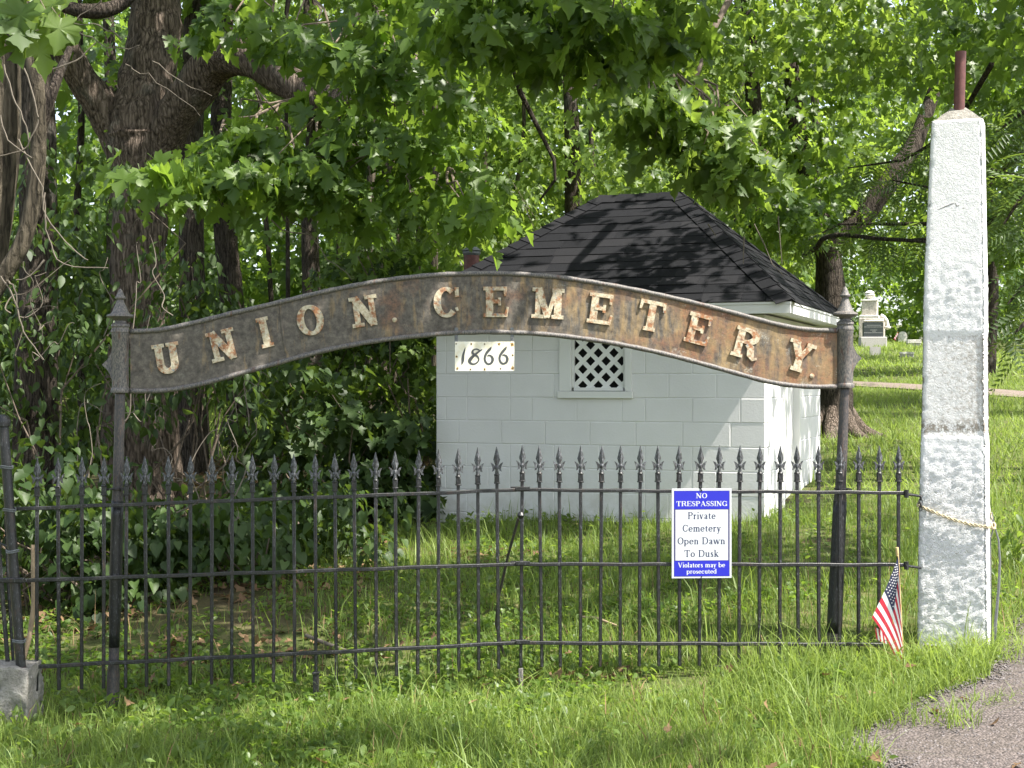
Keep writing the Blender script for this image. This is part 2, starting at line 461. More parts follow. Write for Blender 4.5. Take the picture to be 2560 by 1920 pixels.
M['sign_white'] = plain('sign_white', (.55, .57, .60), .35, .02, 4)
M['sign_blue'] = plain('sign_blue', (.018, .022, .42), .35, .05, 4)
M['sign_ink'] = plain('sign_navy_ink', (.022, .03, .08), .45, .05, 4)
M['sign_edge'] = plain('sign_dark_line', (.06, .055, .14), .45, .1, 4)

def date_mat():
    m = NT('rust_spotted_enamel')
    c = m.noise(22, 5, .7)
    col = m.mix(m.mapr(c, .42, .62), (.78, .76, .66), (.70, .65, .48))
    col = m.mix(m.mapr(m.noise(60, 5, .7), .62, .7, 0, .5), col, (.45, .33, .15))
    return m.done(m.bsdf(col, .4, 0, .5))
M['enamel'] = date_mat()
M['rust_spot'] = plain('rust_bloom', (.40, .25, .08), .7, .35, 90)
M['digit'] = plain('charcoal_digit', (.055, .06, .06), .5, .15, 40)
M['strap'] = plain('grey_strap', (.12, .13, .135), .55, .2, 40)
M['bolt'] = plain('rusty_bolt', (.085, .065, .035), .6, .3, 80)
M['marble'] = concrete('white_marble', (.62, .60, .56), 9)
M['stone_beige'] = concrete('beige_stone', (.52, .47, .42), 7)  # beige tone for monument faces and the granite headstone's top
M['granite'] = plain('dark_granite', (.04, .047, .05), .4, .2, 120)
M['granite_pale'] = plain('pale_granite', (.42, .40, .39), .7, .25, 60)
M['engraving'] = plain('pale_engraving', (.30, .31, .31), .7, .1)
M['rope'] = plain('straw_rope', (.50, .42, .27), .8, .3, 200)
M['flag_red'] = plain('flag_red', (.52, .025, .05), .75, .08, 60)
M['flag_white'] = plain('flag_white', (.80, .79, .80), .75, .04, 60)
M['flag_navy'] = plain('flag_navy', (.03, .035, .085), .75, .1, 60)
M['gilt'] = plain('gilt_wood', (.55, .42, .20), .45, .15, 40)
M['cable'] = plain('grey_cable', (.13, .135, .14), .5, .1)

# ------------------------------------------------------------------ ground, driveway, path
xs = np.unique(np.concatenate([np.linspace(-160, -14, 26), np.linspace(-14, 14, 141), np.linspace(14, 160, 26)]))
ys = np.unique(np.concatenate([np.linspace(-30, 3, 12), np.linspace(3, 16, 105), np.linspace(16, 70, 70), np.linspace(70, 300, 40)]))
tag(link('ground', grid_mesh('ground', xs, ys, ground_z, M['ground'])), kind='structure')

eg = [ground_hit(*q) for q in ((2190, 1990), (2190, 1920), (2110, 1865), (2150, 1832), (2235, 1799), (2333, 1748), (2437, 1715), (2490, 1660), (2515, 1600), (2565, 1545))]
EDGE_Y = np.array([-8, 4.2] + [q.y for q in eg] + [10.5, 14, 20, 30]); EDGE_X = np.array([-.5, 1.0] + [q.x for q in eg] + [4.2, 6.2, 10.5, 18])
def edge_x(y, wob=True):
    e = np.interp(y, EDGE_Y, EDGE_X)
    return e + (0.10 * (vnoise(y, y * 0 + 3.3, 3.1, 5) - .5) if wob else 0)
dy = np.unique(np.concatenate([np.linspace(-8, 4, 14), np.linspace(4, 9, 90), np.linspace(9, 24, 30)]))
du = np.linspace(0, 1, 40) ** 1.6
Xd = edge_x(dy)[:, None] + du[None, :] * 7.0; Yd = np.repeat(dy[:, None], len(du), 1)
Zd = ground_z(Xd, Yd) + .006 + .010 * np.clip(du * 7 / .15, 0, 1)[None, :]
co = np.stack([Xd, Yd, Zd], -1).reshape(-1, 3); nx = len(du)
i = np.arange((nx - 1) * (len(dy) - 1)); a = (i // (nx - 1)) * nx + i % (nx - 1)
tag(link('driveway', raw_mesh('driveway', co, np.stack([a, a + 1, a + nx + 1, a + nx], 1), M['gravel'], True)), kind='structure')

# cemetery lane crossing the lawn beyond the shed
lx = np.linspace(-4, 40, 60)
def lane_y(x): return np.interp(x, [-4, 8.2, 10.7, 40], [43.5, 34.4, 31.0, 3.0])
T = np.linspace(-1.6, 1.6, 7)
Xl = np.repeat(lx[:, None], 7, 1); Yl = lane_y(lx)[:, None] + T[None, :] * (1 + .15 * np.sin(lx * 1.3))[:, None]
Zl = ground_z(Xl, Yl) + .03
co = np.stack([Xl, Yl, Zl], -1).reshape(-1, 3)
i = np.arange(6 * (len(lx) - 1)); a = (i // 6) * 7 + i % 6
tag(link('path', raw_mesh('path', co, np.stack([a, a + 7, a + 8, a + 1], 1), M['path'], True)), kind='structure')

# loose stones of the driveway
N = 11000
y = rng.uniform(5.5, 9.5, N); x = edge_x(y, False) - .05 + rng.exponential(.75, N)
z = ground_z(x, y) + .014
octa = np.array([[1, 0, 0], [-1, 0, 0], [0, 1, 0], [0, -1, 0], [0, 0, 1], [0, 0, -1]], float)
of = np.array([[0, 2, 4], [2, 1, 4], [1, 3, 4], [3, 0, 4], [2, 0, 5], [1, 2, 5], [3, 1, 5], [0, 3, 5]])
sc = rng.uniform(.0035, .010, (N, 1, 1)) * rng.uniform(.6, 1.3, (N, 1, 3)) * np.array([1, 1, .7])
th = rng.uniform(0, 6.28, N); c, s = np.cos(th), np.sin(th)
v = (octa[None] + rng.normal(0, .18, (N, 6, 3))) * sc
v = np.stack([v[..., 0] * c[:, None] - v[..., 1] * s[:, None], v[..., 0] * s[:, None] + v[..., 1] * c[:, None], v[..., 2]], -1)
v += np.stack([x, y, z], -1)[:, None]
fc = (of[None] + (np.arange(N) * 6)[:, None, None]).reshape(-1, 3)
tag(link('gravel', raw_mesh('gravel', v.reshape(-1, 3), fc, M['stone_chip'])), kind='stuff')

# ------------------------------------------------------------------ lettering: strokes of varying width, cap height 1
def arc(cx, cy, rx, ry, a0, a1, tk, th, n=14):
    out = []
    for i in range(n + 1):
        t = R(a0 + (a1 - a0) * i / n)
        w = th + (tk - th) * abs(math.cos(t)) ** 1.3
        out.append((cx + rx * math.cos(t), cy + ry * math.sin(t), w))
    return out
def glyph(ch, tk, th, sf):
    """strokes and advance width of a serif letter: tk stem, th hairline, sf serif reach"""
    S = []; w = .7
    def line(*p): S.append([q if len(q) == 3 else (*q, tk) for q in p])
    def serif(x, y, l=None, r=None):
        l = sf if l is None else l; r = sf if r is None else r
        S.append([(x - l - tk / 2, y, th), (x + r + tk / 2, y, th)])
    def stem(x, y0, y1, lo=True, hi=True):
        S.append([(x, y0, tk), (x, y1, tk)])
        if lo: serif(x, y0 + th / 2)
        if hi: serif(x, y1 - th / 2)
    XH = .66; L = sf + tk / 2
    if ch == 'U':
        w = .86; stem(L, .3, 1, False); r = w - 2 * L; stem(w - L, .3, 1, False)
        S.append([(L, .32, tk)] + arc(w / 2, .32, r / 2, .32 - th * .7, 180, 360, tk, th * 1.5, 18) + [(w - L, .32, tk)])
    elif ch == 'N':
        w = .92; h = th * 1.5
        S.append([(L, 0, h), (L, 1, h)]); S.append([(w - L, 0, h), (w - L, 1, h)])
        serif(L, th / 2); serif(L, 1 - th / 2, None, 0); serif(w - L, 1 - th / 2)
        line((L - .02, .97, tk * 1.05), (w - L + .0, .03, tk * 1.05))
    elif ch == 'I': w = 2 * L; stem(L, 0, 1)
    elif ch == 'O':
        w = .88; S.append(arc(w / 2, .5, w / 2 - tk / 2, .5 - th / 2, 0, 360, tk, th, 32))
    elif ch == 'C':
        w = .84; S.append(arc(w / 2 + .03, .5, w / 2 - tk / 2, .5 - th / 2, 48, 318, tk, th, 26))
        S.append([(w - .03, .66, tk * .55), (w - .03, .98, tk * .55)]); S.append([(w - .03, .20, tk * .35), (w - .07, .32, tk * .4)])
    elif ch == 'G':
        w = .88; S.append(arc(w / 2, .5, w / 2 - tk / 2, .5 - th / 2, 48, 320, tk, th, 26))
        S.append([(w - .10, .02, tk), (w - .10, .42, tk)]); S.append([(w - .32, .42, th), (w, .42, th)]); S.append([(w - .08, .66, tk * .5), (w - .08, .98, tk * .5)])
    elif ch == 'E':
        w = .78; stem(L, 0, 1)
        S.append([(L, 1 - th / 2, th), (w, 1 - th / 2, th)]); S.append([(L, th / 2, th), (w, th / 2, th)])
        S.append([(w - tk * .25, .99, tk * .45), (w - tk * .25, .68, tk * .3)]); S.append([(w - tk * .25, .01, tk * .5), (w + .02, .33, tk * .3)])
        S.append([(L, .51, th), (w * .68, .51, th)]); S.append([(w * .68, .64, tk * .38), (w * .68, .38, tk * .38)])
    elif ch == 'M':
        w = 1.06; h = th * 1.4
        S.append([(L, 0, h), (L, 1, h)]); stem(w - L, 0, 1)
        serif(L, th / 2); serif(L, 1 - th / 2, None, 0)
        line((L, .99, tk), (w / 2, .03, tk * .8)); S.append([(w / 2, .03, th), (w - L - tk * .3, .97, th * 1.2)])
    elif ch == 'T':
        w = .84; stem(w / 2, 0, 1, True, False); S.append([(.02, 1 - th / 2, th), (w - .02, 1 - th / 2, th)])
        S.append([(.05, 1, tk * .5), (.02, .68, tk * .3)]); S.append([(w - .05, 1, tk * .5), (w - .02, .68, tk * .3)])
    elif ch in 'RPDB':
        w = {'R': .9, 'P': .74, 'D': .88, 'B': .8}[ch]; stem(L, 0, 1)
        if ch == 'D':
            S.append([(L, 1 - th / 2, th)] + arc(w * .5, .5, w * .5 - tk / 2, .5 - th / 2, 90, -90, tk, th, 16) + [(L, th / 2, th)])
        else:
            rx = w * .36 if ch == 'R' else w * .42
            S.append([(L, 1 - th / 2, th)] + arc(w - rx - tk / 2 - (.08 if ch == 'R' else 0), .74, rx, .26 - th / 2, 90, -90, tk, th, 14) + [(L, .48 + th / 2, th)])
        if ch == 'R':
            S.append([(w * .52, .49, tk * .7), (w * .68, .40, tk), (w * .73, .16, tk), (w * .86, .04, tk * .5), (w * 1.0, .10, tk * .3)])
    elif ch == 'Y':
        w = .9; stem(w / 2, 0, .5, True, False); line((L * .9, .97), (w / 2, .45)); S.append([(w - L * .8, .97, th * 1.4), (w / 2 + .02, .45, th * 1.4)])
        serif(L * .9, 1 - th / 2, sf * .8, sf * .8); serif(w - L * .8, 1 - th / 2, sf * .6, sf * .6)
    elif ch == 'A':
        w = .92; S.append([(.12, .02, th), (w / 2 - .02, 1, th)]); line((w / 2 - .03, 1), (w - .14, .02)); S.append([(.24, .34, th), (.66, .34, th)])
        serif(.12, th / 2, sf * .6, sf * .5); serif(w - .14, th / 2, sf * .7, sf * .7)
    elif ch == 'V':
        w = .92; line((.13, .98), (w / 2 + .02, 0)); S.append([(w - .12, .98, th), (w / 2, 0, th)]); serif(.13, 1 - th / 2, sf * .7, sf * .7); serif(w - .12, 1 - th / 2, sf * .5, sf * .5)
    elif ch == 'S':
        w = .66; pts = []
        for q in range(25):
            t = q / 24.0; aa = R(50 + t * 440 - 0) if False else None
            if t < .5:
                a_ = R(40 + t * 2 * 230); r_ = .25 - th / 2; pts.append((w / 2 + (w / 2 - tk * .45) * math.cos(a_) * .9, .75 + r_ * math.sin(a_), th + (tk - th) * min(1, abs(t - .25) < .2 and .4 or 1)))
            else:
                a_ = R(90 - (t - .5) * 2 * 230); r_ = .26 - th / 2; pts.append((w / 2 + (w / 2 - tk * .45) * math.cos(a_), .25 + r_ * math.sin(a_), tk * .9))
        for k, pnt in enumerate(pts):
            pts[k] = (pnt[0], pnt[1], th + (tk - th) * math.exp(-((k - 12) / 6.5) ** 2))
        S.append(pts); S.append([(w - .07, .70, tk * .4), (w - .07, .98, tk * .4)]); S.append([(.06, .02, tk * .4), (.06, .30, tk * .4)])
    elif ch == 'i': w = 2 * L; stem(L, 0, XH, True, False); serif(L, XH - th / 2, sf, 0); S.append([(L, .86, tk * 1.1), (L, .99, tk * 1.1)])
    elif ch == 'l': w = 2 * L; stem(L, 0, 1.02, True, False); serif(L, 1.02 - th / 2, sf, 0)
    elif ch == 'r':
        w = .48; stem(L, 0, XH, True, False); serif(L, XH - th / 2, sf, 0)
        S.append([(L, .46, th), (.30, XH - .06, th * 1.6), (.44, XH - .08, tk * 1.1)])
    elif ch in 'nmu':
        k = 2 if ch == 'm' else 1; st = .36; w = 2 * L + st * k
        if ch == 'u':
            stem(L, .2, XH, False, False); serif(L, XH - th / 2, sf, 0); stem(L + st, 0, XH, False, False); serif(L + st, XH - th / 2, sf, 0); serif(L + st, th / 2, 0, sf)
            S.append([(L, .2, tk)] + arc(L + st / 2, .2, st / 2, .2 - th / 2, 180, 330, tk, th, 10))
        else:
            stem(L, 0, XH, True, False); serif(L, XH - th / 2, sf, 0)
            for j in range(k):
                S.append(arc(L + st * (j + .5), .44, st / 2, XH - .44 - th / 2, 170, 0, tk, th, 10)); stem(L + st * (j + 1), 0, .46, True, False)
    elif ch == 'v' or ch == 'y' or ch == 'w':
        n = 2 if ch == 'w' else 1; d = .40; w = d * n + .18
        for j in range(n):
            S.append([(.09 + d * j, XH, tk), (.09 + d * (j + .5), 0, tk)]); S.append([(.09 + d * (j + 1), XH, th), (.09 + d * (j + .5), 0, th)])
        for j in range(n + 1): serif(.09 + d * j, XH - th / 2, sf * .6, sf * .6)
        if ch == 'y': S.append([(.09 + d * .5, 0, th), (.20, -.24, th * 1.3), (.06, -.26, tk)])
    elif ch in 'aeocdpbs':
        rx, ry = .27, XH / 2 - th / 2; w = .60
        if ch in 'oe c'.replace(' ', ''):
            a0, a1 = {'o': (0, 360), 'e': (0, 320), 'c': (45, 320)}[ch]
            S.append(arc(w / 2, XH / 2, rx - tk * .2, ry, a0, a1, tk, th, 22))
            if ch == 'e': S.append([(w / 2 - rx, XH / 2 + .02, th), (w / 2 + rx - tk * .2, XH / 2 + .02, th)])
            if ch == 'c': S.append([(w * .80, XH - .12, tk), (w * .80, XH - .2, tk)])
        elif ch == 'a':
            w = .58; S.append([(.10, .52, tk), (.16, .60, tk * .7), (.28, XH - th / 2, th), (.40, .58, tk), (.42, .48, tk), (.42, .08, tk), (.46, .02, tk * .6), (.56, .05, th)])
            S.append([(.42, .40, th), (.22, .30, tk * .7), (.12, .17, tk), (.18, .05, tk * .7), (.28, .03, th), (.42, .12, th)])
        elif ch == 's':
            w = .46; S.append([(.38, .52, tk * .6), (.30, XH - th / 2, th), (.16, .60, tk * .8), (.12, .48, tk), (.24, .36, tk), (.36, .24, tk), (.36, .10, tk), (.24, th / 2, th), (.12, .04, tk * .6), (.08, .16, tk * .5)])
        else:
            x = .12 if ch in 'pb' else .52; w = .68
            S.append(arc(.34 if ch in 'pb' else .30, XH / 2, .25, ry, 0, 360, tk * .95, th, 20))
            y0, y1 = (-.28, XH) if ch == 'p' else (0, 1.02); stem(x, y0, y1, ch in 'pd', False); serif(x, y1 - th / 2, sf, 0)
    elif ch == 't':
        w = .42; S.append([(.18, .84, tk * .5), (.18, .62, tk), (.18, .14, tk), (.24, .04, tk * .7), (.38, .08, th)]); S.append([(.02, XH - th / 2, th), (.38, XH - th / 2, th)])
    elif ch == 'k':
        w = .66; stem(L, 0, 1.02, True, False); serif(L, 1.02 - th / 2, sf, 0); S.append([(L, .28, th), (.50, XH - .02, th)]); S.append([(.28, .38, tk), (.56, .02, tk)])
        serif(.56, th / 2, sf * .7, sf * .5); serif(.50, XH - th / 2, sf * .6, sf * .5)
    elif ch == ' ': w = .36
    return S, w
def text_width(t, tk, th, sf, gap): return sum(glyph(c, tk, th, sf)[1] for c in t) + gap * (len(t) - 1)
def set_text(mb, t, Mx, h, tk, th, sf, gap=.12, squeeze=1.0, z=0.0):
    """flat print centred on the frame's origin baseline; every stroke a hair above the last"""
    x = -text_width(t, tk, th, sf, gap) / 2; k = 0
    for c in t:
        S, w = glyph(c, tk, th, sf)
        for st in S:
            mb.ribbon([((px + x) * h * squeeze, py * h, pw * h * (squeeze * .5 + .5)) for px, py, pw in st], Mx, z + (k % 40) * 6e-6); k += 1
        x += w + gap

def frame(o, u, n):
    """matrix with local x along u, local z along n (outward), local y up"""
    u = Vector(u).normalized(); n = Vector(n).normalized(); v = n.cross(u)
    m = Matrix((u, v, n)).transposed().to_4x4(); m.translation = Vector(o); return m

# ------------------------------------------------------------------ fence
FL, FM, FR = (P(30, 960, 6.93), P(1300, 960, 7.30), P(2262, 960, 7.42))
def fence_at(px):
    """point of the fence line seen at pixel column px"""
    a, b = (FL, FM) if px <= 1300 else (FM, FR)
    k = (px - 1280) / F; t = (k * a.y - a.x) / ((b.x - a.x) - k * (b.y - a.y))
    return Vector((a.x + t * (b.x - a.x), a.y + t * (b.y - a.y), 0))
def zpx(py, Y): return CZ - (py - 960) / F * Y

def picket_meshes():
    b = MB(); h = .0082
    b.box((0, 0, .50), (h, 0, 0), (0, h, 0), (0, 0, .475), .0022)
    b.box((0, 0, .985), (h * 1.45, 0, 0), (0, h * 1.45, 0), (0, 0, .020), .002)
    b.box((0, 0, .966), (h * 1.8, 0, 0), (0, h * 1.8, 0), (0, 0, .0032), .0012)
    b.lathe((0, 0, 0), [(h * 1.75, 1.004), (h * 1.85, 1.008), (h * 1.0, 1.016)], 10)
    pk = b.build('picket', M['iron'], None, True, Vector((0, 0, 0)))
    s = MB()
    s.lathe((0, 0, 0), [(.008, 1.012), (.0105, 1.020), (.007, 1.030), (.010, 1.040), (.011, 1.046), (.006, 1.056)], 10)
    # blade: flattened four-sided lozenge
    z0, zm, zt, hw, hd = 1.050, 1.084, 1.150, .0175, .0085
    p = [(0, 0, z0), (hw * .45, 0, z0 + .006), (0, hd, z0 + .006), (-hw * .45, 0, z0 + .006), (0, -hd, z0 + .006), (hw, 0, zm), (0, hd, zm), (-hw, 0, zm), (0, -hd, zm), (.0012, 0, zt), (0, .0012, zt), (-.0012, 0, zt), (0, -.0012, zt)]
    fs = []
    for k in range(4):
        k2 = (k + 1) % 4
        fs += [(0, 1 + k2, 1 + k), (1 + k, 1 + k2, 5 + k2, 5 + k), (5 + k, 5 + k2, 9 + k2, 9 + k)]
    fs.append((9, 10, 11, 12)); s.faces(p, fs)
    s.lathe((0, 0, 0), [(.0, 1.036), (.009, 1.041), (.012, 1.048), (.009, 1.056), (.0, 1.060)], 8)
    cl = [(.004, 1.044), (.011, 1.036), (.014, 1.027), (.0185, 1.026), (.0245, 1.023), (.021, 1.036), (.023, 1.050), (.032, 1.070), (.022, 1.066), (.015, 1.058), (.010, 1.053)]
    fx = frame((0, 0, 0), (1, 0, 0), (0, -1, 0))
    s.prism(cl, fx, -.0045, .0045)
    s.prism([(-x, y) for x, y in cl][::-1], fx, -.0045, .0045)
    sp = s.build('spearhead', M['spear'], pk, True, Vector((0, 0, 0)))
    return pk, sp
pk0, sp0 = picket_meshes()
pk_used = [False]
def add_picket(parent, o, px, ytip, long=None):
    w = fence_at(px); zt = zpx(ytip, w.y); z0 = zt - 1.150
    if not pk_used[0]: a, b = pk0, sp0; pk_used[0] = True
    else:
        a = pk0.copy(); COL.objects.link(a); b = sp0.copy(); COL.objects.link(b)
    a.parent = parent; b.parent = a; b.location = (0, 0, 0)
    a.location = (w.x - o.x, w.y - o.y, z0 - o.z)
    t = FM - FL if px <= 1300 else FR - FM
    a.rotation_euler = (random.gauss(0, .004), random.gauss(0, .005), math.atan2(t.y, t.x) + random.gauss(0, .05))
    a.scale = (1, 1, 1)
    return a
LP = [91.5, 147.7, 204, 259, 314, 367, 422, 475, 529, 579, 633, 684, 737, 790, 841, 890, 941, 991.6, 1044, 1096, 1147, 1197, 1247]
RP = [1302, 1355, 1401, 1451, 1500, 1550, 1598, 1647, 1699, 1748, 1797.5, 1847, 1897.5, 1949, 1996, 2047, 2098, 2146, 2197, 2245]
def rail(name, px0, y0, px1, y1, parent, o, h=.0085, ext=0):
    a = fence_at(px0); b = fence_at(px1); a.z = zpx(y0, a.y); b.z = zpx(y1, b.y)
    d = (b - a); n = Vector((d.y, -d.x, 0)).normalized()
    mb = MB(); q = 14
    for k in range(q):                                  # slightly wavy hand-forged flat bar
        p0 = a + d * (k / q); p1 = a + d * ((k + 1) / q)
        w0, w1 = .002 * math.sin(k * 2.3 + y0), .002 * math.sin((k + 1) * 2.3 + y0)
        if k in (0,): w0 = 0
        if k == q - 1: w1 = 0
        p0 = p0 + Vector((0, 0, w0)) + n * .012; p1 = p1 + Vector((0, 0, w1)) + n * .012
        up = Vector((0, 0, h))
        prof = [(-1, -.0100), (-.55, .0), (.55, .0), (1, -.0100)] if False else None
        c = [(-.0235, -1), (-.0015, -1), (.0, -.75), (.0, .75), (-.0015, 1), (-.0235, 1)]
        A = [p0 + n * u + up * v for u, v in c]; B = [p1 + n * u + up * v for u, v in c]
        m_ = len(c)
        mb.faces(A + B, [(i, (i + 1) % m_, (i + 1) % m_ + m_, i + m_)[::-1] for i in range(m_)] + ([tuple(range(m_))] if k == 0 else []) + ([tuple(range(m_, 2 * m_))[::-1]] if k == q - 1 else []))
    return mb.build(name, M['iron'], parent, False)
oL = Vector((fence_at(700).x, fence_at(700).y, gz(fence_at(700).x, fence_at(700).y)))
fenceL = root('iron_fence', 'black picket fence section between the wire bound gate post and the jointed middle picket', 'fence', oL)
for px in LP: add_picket(fenceL, oL, px, np.interp(px, [91, 870, 1250], [1144, 1133, 1116]))
rail('rail', 36, 1272, 1290, 1225, fenceL, oL); rail('rail', 36, 1452, 1290, 1410, fenceL, oL); rail('rail', 56, 1668, 1290, 1607, fenceL, oL)
oR = Vector((fence_at(1800).x, fence_at(1800).y, gz(fence_at(1800).x, fence_at(1800).y)))
fenceR = root('iron_fence', 'black picket fence section carrying the blue notice and ending at the white pillar', 'fence', oR)
for px in RP: add_picket(fenceR, oR, px, 1111.5 if px < 1320 else 1113.6)
rail('rail', 1288, 1224.5, 2264, 1232, fenceR, oR); rail('rail', 1288, 1410, 2266, 1412, fenceR, oR); rail('rail', 1288, 1607, 2205, 1611, fenceR, oR)
for (yy) in (1221, 1407, 1603.5):                      # lapped joints on the middle post
    c = fence_at(1302); c.z = zpx(yy, c.y)
    b = MB(); d = (FR - FM).normalized(); d.z = 0
    b.box(c + Vector((.01, -.019, 0)), d * .036, Vector((0, .0045, 0)), Vector((0, 0, .010)), .002)
    b.box(c + Vector((-.012, -.003, .006)), d * .040, Vector((0, .006, 0)), Vector((0, 0, .0035)), .001)
    b.build('joint_plate', M['iron'], fenceR)
c = fence_at(1302); b = MB()
zb = zpx(1288, c.y)
b.lathe((c.x, c.y, zb), [(.008, -.018), (.013, -.014), (.020, 0), (.013, .014), (.008, .018)], 12)
b.build('knob', M['iron'], fenceR, True)
b = MB(); z1, z0 = zpx(1680, c.y), zpx(1745, c.y)
b.box((c.x, c.y - .001, (z1 + z0) / 2), (.0115, 0, 0), (0, .0115, 0), (0, 0, (z1 - z0) / 2 + .02), .003)
b.lathe((c.x, c.y, z0 - .03), [(.040, 0), (.034, .012), (.016, .022), (.012, .05)], 10)
b.lathe((c.x, c.y - .012, zpx(1702, c.y)), [(.0, -.001), (.006, 0), (.004, .004), (0, .005)], 8, (0, -1, 0))
b.build('foot', M['rim'], fenceR, True)
b = MB(); pts = [P(1296, 1296, 7.34), P(1270, 1390, 7.50), P(1245, 1500, 7.66), P(1240, 1560, 7.74), P(1252, 1610, 7.8), P(1276, 1690, 7.9), P(1284, 1730, 7.95)]
b.tube(pts, .0075, 7); b.build('brace', M['post_iron'], fenceR, True)
for fen, px, ya, yb in ((fenceL, 790, 1682, 1722), (fenceR, 1795, 1665, 1692)):
    c = fence_at(px); b = MB(); zz0, zz1 = zpx(yb, c.y), zpx(ya, c.y)
    b.box((c.x, c.y - .001, (zz0 + zz1) / 2 - .02), (.014, 0, 0), (0, .014, 0), (0, 0, (zz1 - zz0) / 2 + .02), .003)
    b.box((c.x, c.y - .001, zz1), (.018, 0, 0), (0, .018, 0), (0, 0, .005), .002)
    b.build('foot', M['iron'], fen)
for yy, x0, x1 in ((1234, 2262, 2304), (1413, 2262, 2302)):       # hooks into the pillar
    a = fence_at(2262); a.z = zpx(yy, a.y); e = P(x1, yy + 7, 7.47); b = MB()
    b.tube([a + Vector((-.02, -.004, 0)), (a + e) / 2 + Vector((0, -.004, 0)), e], .007, 8)
    b.lathe(a + Vector((.005, -.012, 0)), [(.012, -.02), (.012, .02)], 8, (0, 0, 1))
    b.build('hook', M['iron'], fenceR, True)

# ------------------------------------------------------------------ cemetery arch
AL, AR = P(301, 960, 7.06), P(2112, 960, 7.46)
AU = Vector((AR.x - AL.x, AR.y - AL.y, 0)); ALEN = AU.length; AU.normalize(); AN = Vector((AU.y, -AU.x, 0))   # AN faces the camera
def on_arch(px, py, d=0.0):
    k = (px - 1280) / F; t = (k * AL.y - AL.x) / (AU.x - k * AU.y)
    Y = AL.y + t * AU.y
    return Vector((AL.x + t * AU.x, Y, zpx(py, Y))) + AN * d
oA = Vector((AL.x, AL.y, gz(AL.x, AL.y)))
arch = root('cemetery_arch', 'rusty curved iron arch with raised cream letters spelling UNION CEMETERY on two slim posts', 'arch sign', oA)
OV = 1.1573
TOP = [(282, 716), (330, 715), (365, 710), (400, 702), (450, 690), (500, 677), (550, 666), (600, 654), (650, 642), (700, 630), (750, 620), (800, 610.5), (850, 603), (900, 597.5), (940, 594), (980, 592), (1050, 590.5), (1100, 591), (1150, 594), (1200, 598), (1250, 605), (1300, 613), (1350, 622), (1400, 632), (1450, 643), (1500, 654.5), (1550, 667), (1600, 680), (1650, 694), (1700, 706), (1740, 712), (1770, 714), (1808, 714)]
BOT = [(282, 845), (330, 845), (365, 843), (400, 837), (450, 826), (500, 812), (550, 798), (600, 784), (650, 770), (700, 757), (750, 747), (800, 738), (850, 731), (900, 726), (940, 722), (980, 719), (1050, 717), (1100, 718), (1150, 720), (1200, 724), (1250, 730), (1300, 737), (1350, 746), (1400, 756), (1450, 768), (1500, 781), (1550, 795), (1600, 809), (1650, 823), (1700, 832), (1740, 835), (1770, 836), (1808, 835)]
def dens(L):
    xs_ = np.array([p[0] for p in L]); ys_ = np.array([p[1] for p in L]); q = np.linspace(xs_[0], xs_[-1], 110)
    yy = np.interp(q, xs_, ys_); k = np.array([1, 2, 3, 2, 1]) / 9.0; yy[2:-2] = np.convolve(yy, k, 'valid')
    return list(zip(q * OV, yy * OV))
top, bot = dens(TOP), dens(BOT)
b = MB(); n = len(top); V = 7
pts = []
for d in (.004, -.004):
    for i in range(n):
        for j in range(V):
            t = j / (V - 1); px = top[i][0]; py = top[i][1] * t + bot[i][1] * (1 - t)
            pts.append(on_arch(px, py, d))
fs = []
for i in range(n - 1):
    for j in range(V - 1):
        a = i * V + j
        fs.append((a, a + V, a + V + 1, a + 1)); o_ = n * V; fs.append((a + o_, a + 1 + o_, a + V + 1 + o_, a + V + o_))
b.faces(pts, fs); b.build('sign_panel', M['plate'], arch, 'all')
for L in (top, bot):
    b = MB(); b.tube([on_arch(x, y, .004) for x, y in L], [.0125 + .0010 * math.sin(i * 1.7) for i in range(n)], 10); b.build('rim', M['rim'], arch, 'all')
b = MB(); b.tube([on_arch(x, y, .004) for x, y in ((699, 762), (702, 790), (706, 830), (712, 868), (716, 884))], [.004, .0055, .005, .0055, .004], 6); b.build('seam', M['plate'], arch, True)
LET = [('U', 418, 896, 9.5), ('N', 557, 863, 14.5), ('I', 662.5, 831, 13.5), ('O', 776, 800.5, 11), ('N', 911, 778, 9), ('C', 1113, 756, 2.5), ('E', 1237.5, 755, .5), ('M', 1369, 759, -2.5), ('E', 1499, 772, -7.5), ('T', 1627, 790, -11), ('E', 1744, 822.5, -14.5), ('R', 1865.5, 859, -15.5), ('Y', 1997.5, 891, -17)]
for ch, px, py, ang in LET:
    o = on_arch(px, py, .004); H = 76 / F * o.y
    fr = frame(o, AU, AN) @ Matrix.Rotation(R(ang), 4, 'Z')
    S, w = glyph(ch, .24, .125, .08)
    b = MB()
    for k, st in enumerate(S):
        b.ribbon([((x - w / 2) * H, (y - .5) * H, q * H) for x, y, q in st], fr, .0115 + k * .00035, -.001)
    lo = b.build('letter', M['letter'], arch); lo['label'] = 'raised cream letter ' + ch
for px, py in ((986.5, 800), (2029, 940)):
    b = MB(); b.lathe(on_arch(px, py, .003), [(.0125, 0), (.0125, .006), (.006, .010)], 12, AN); b.build('full_stop', M['letter'], arch, True)
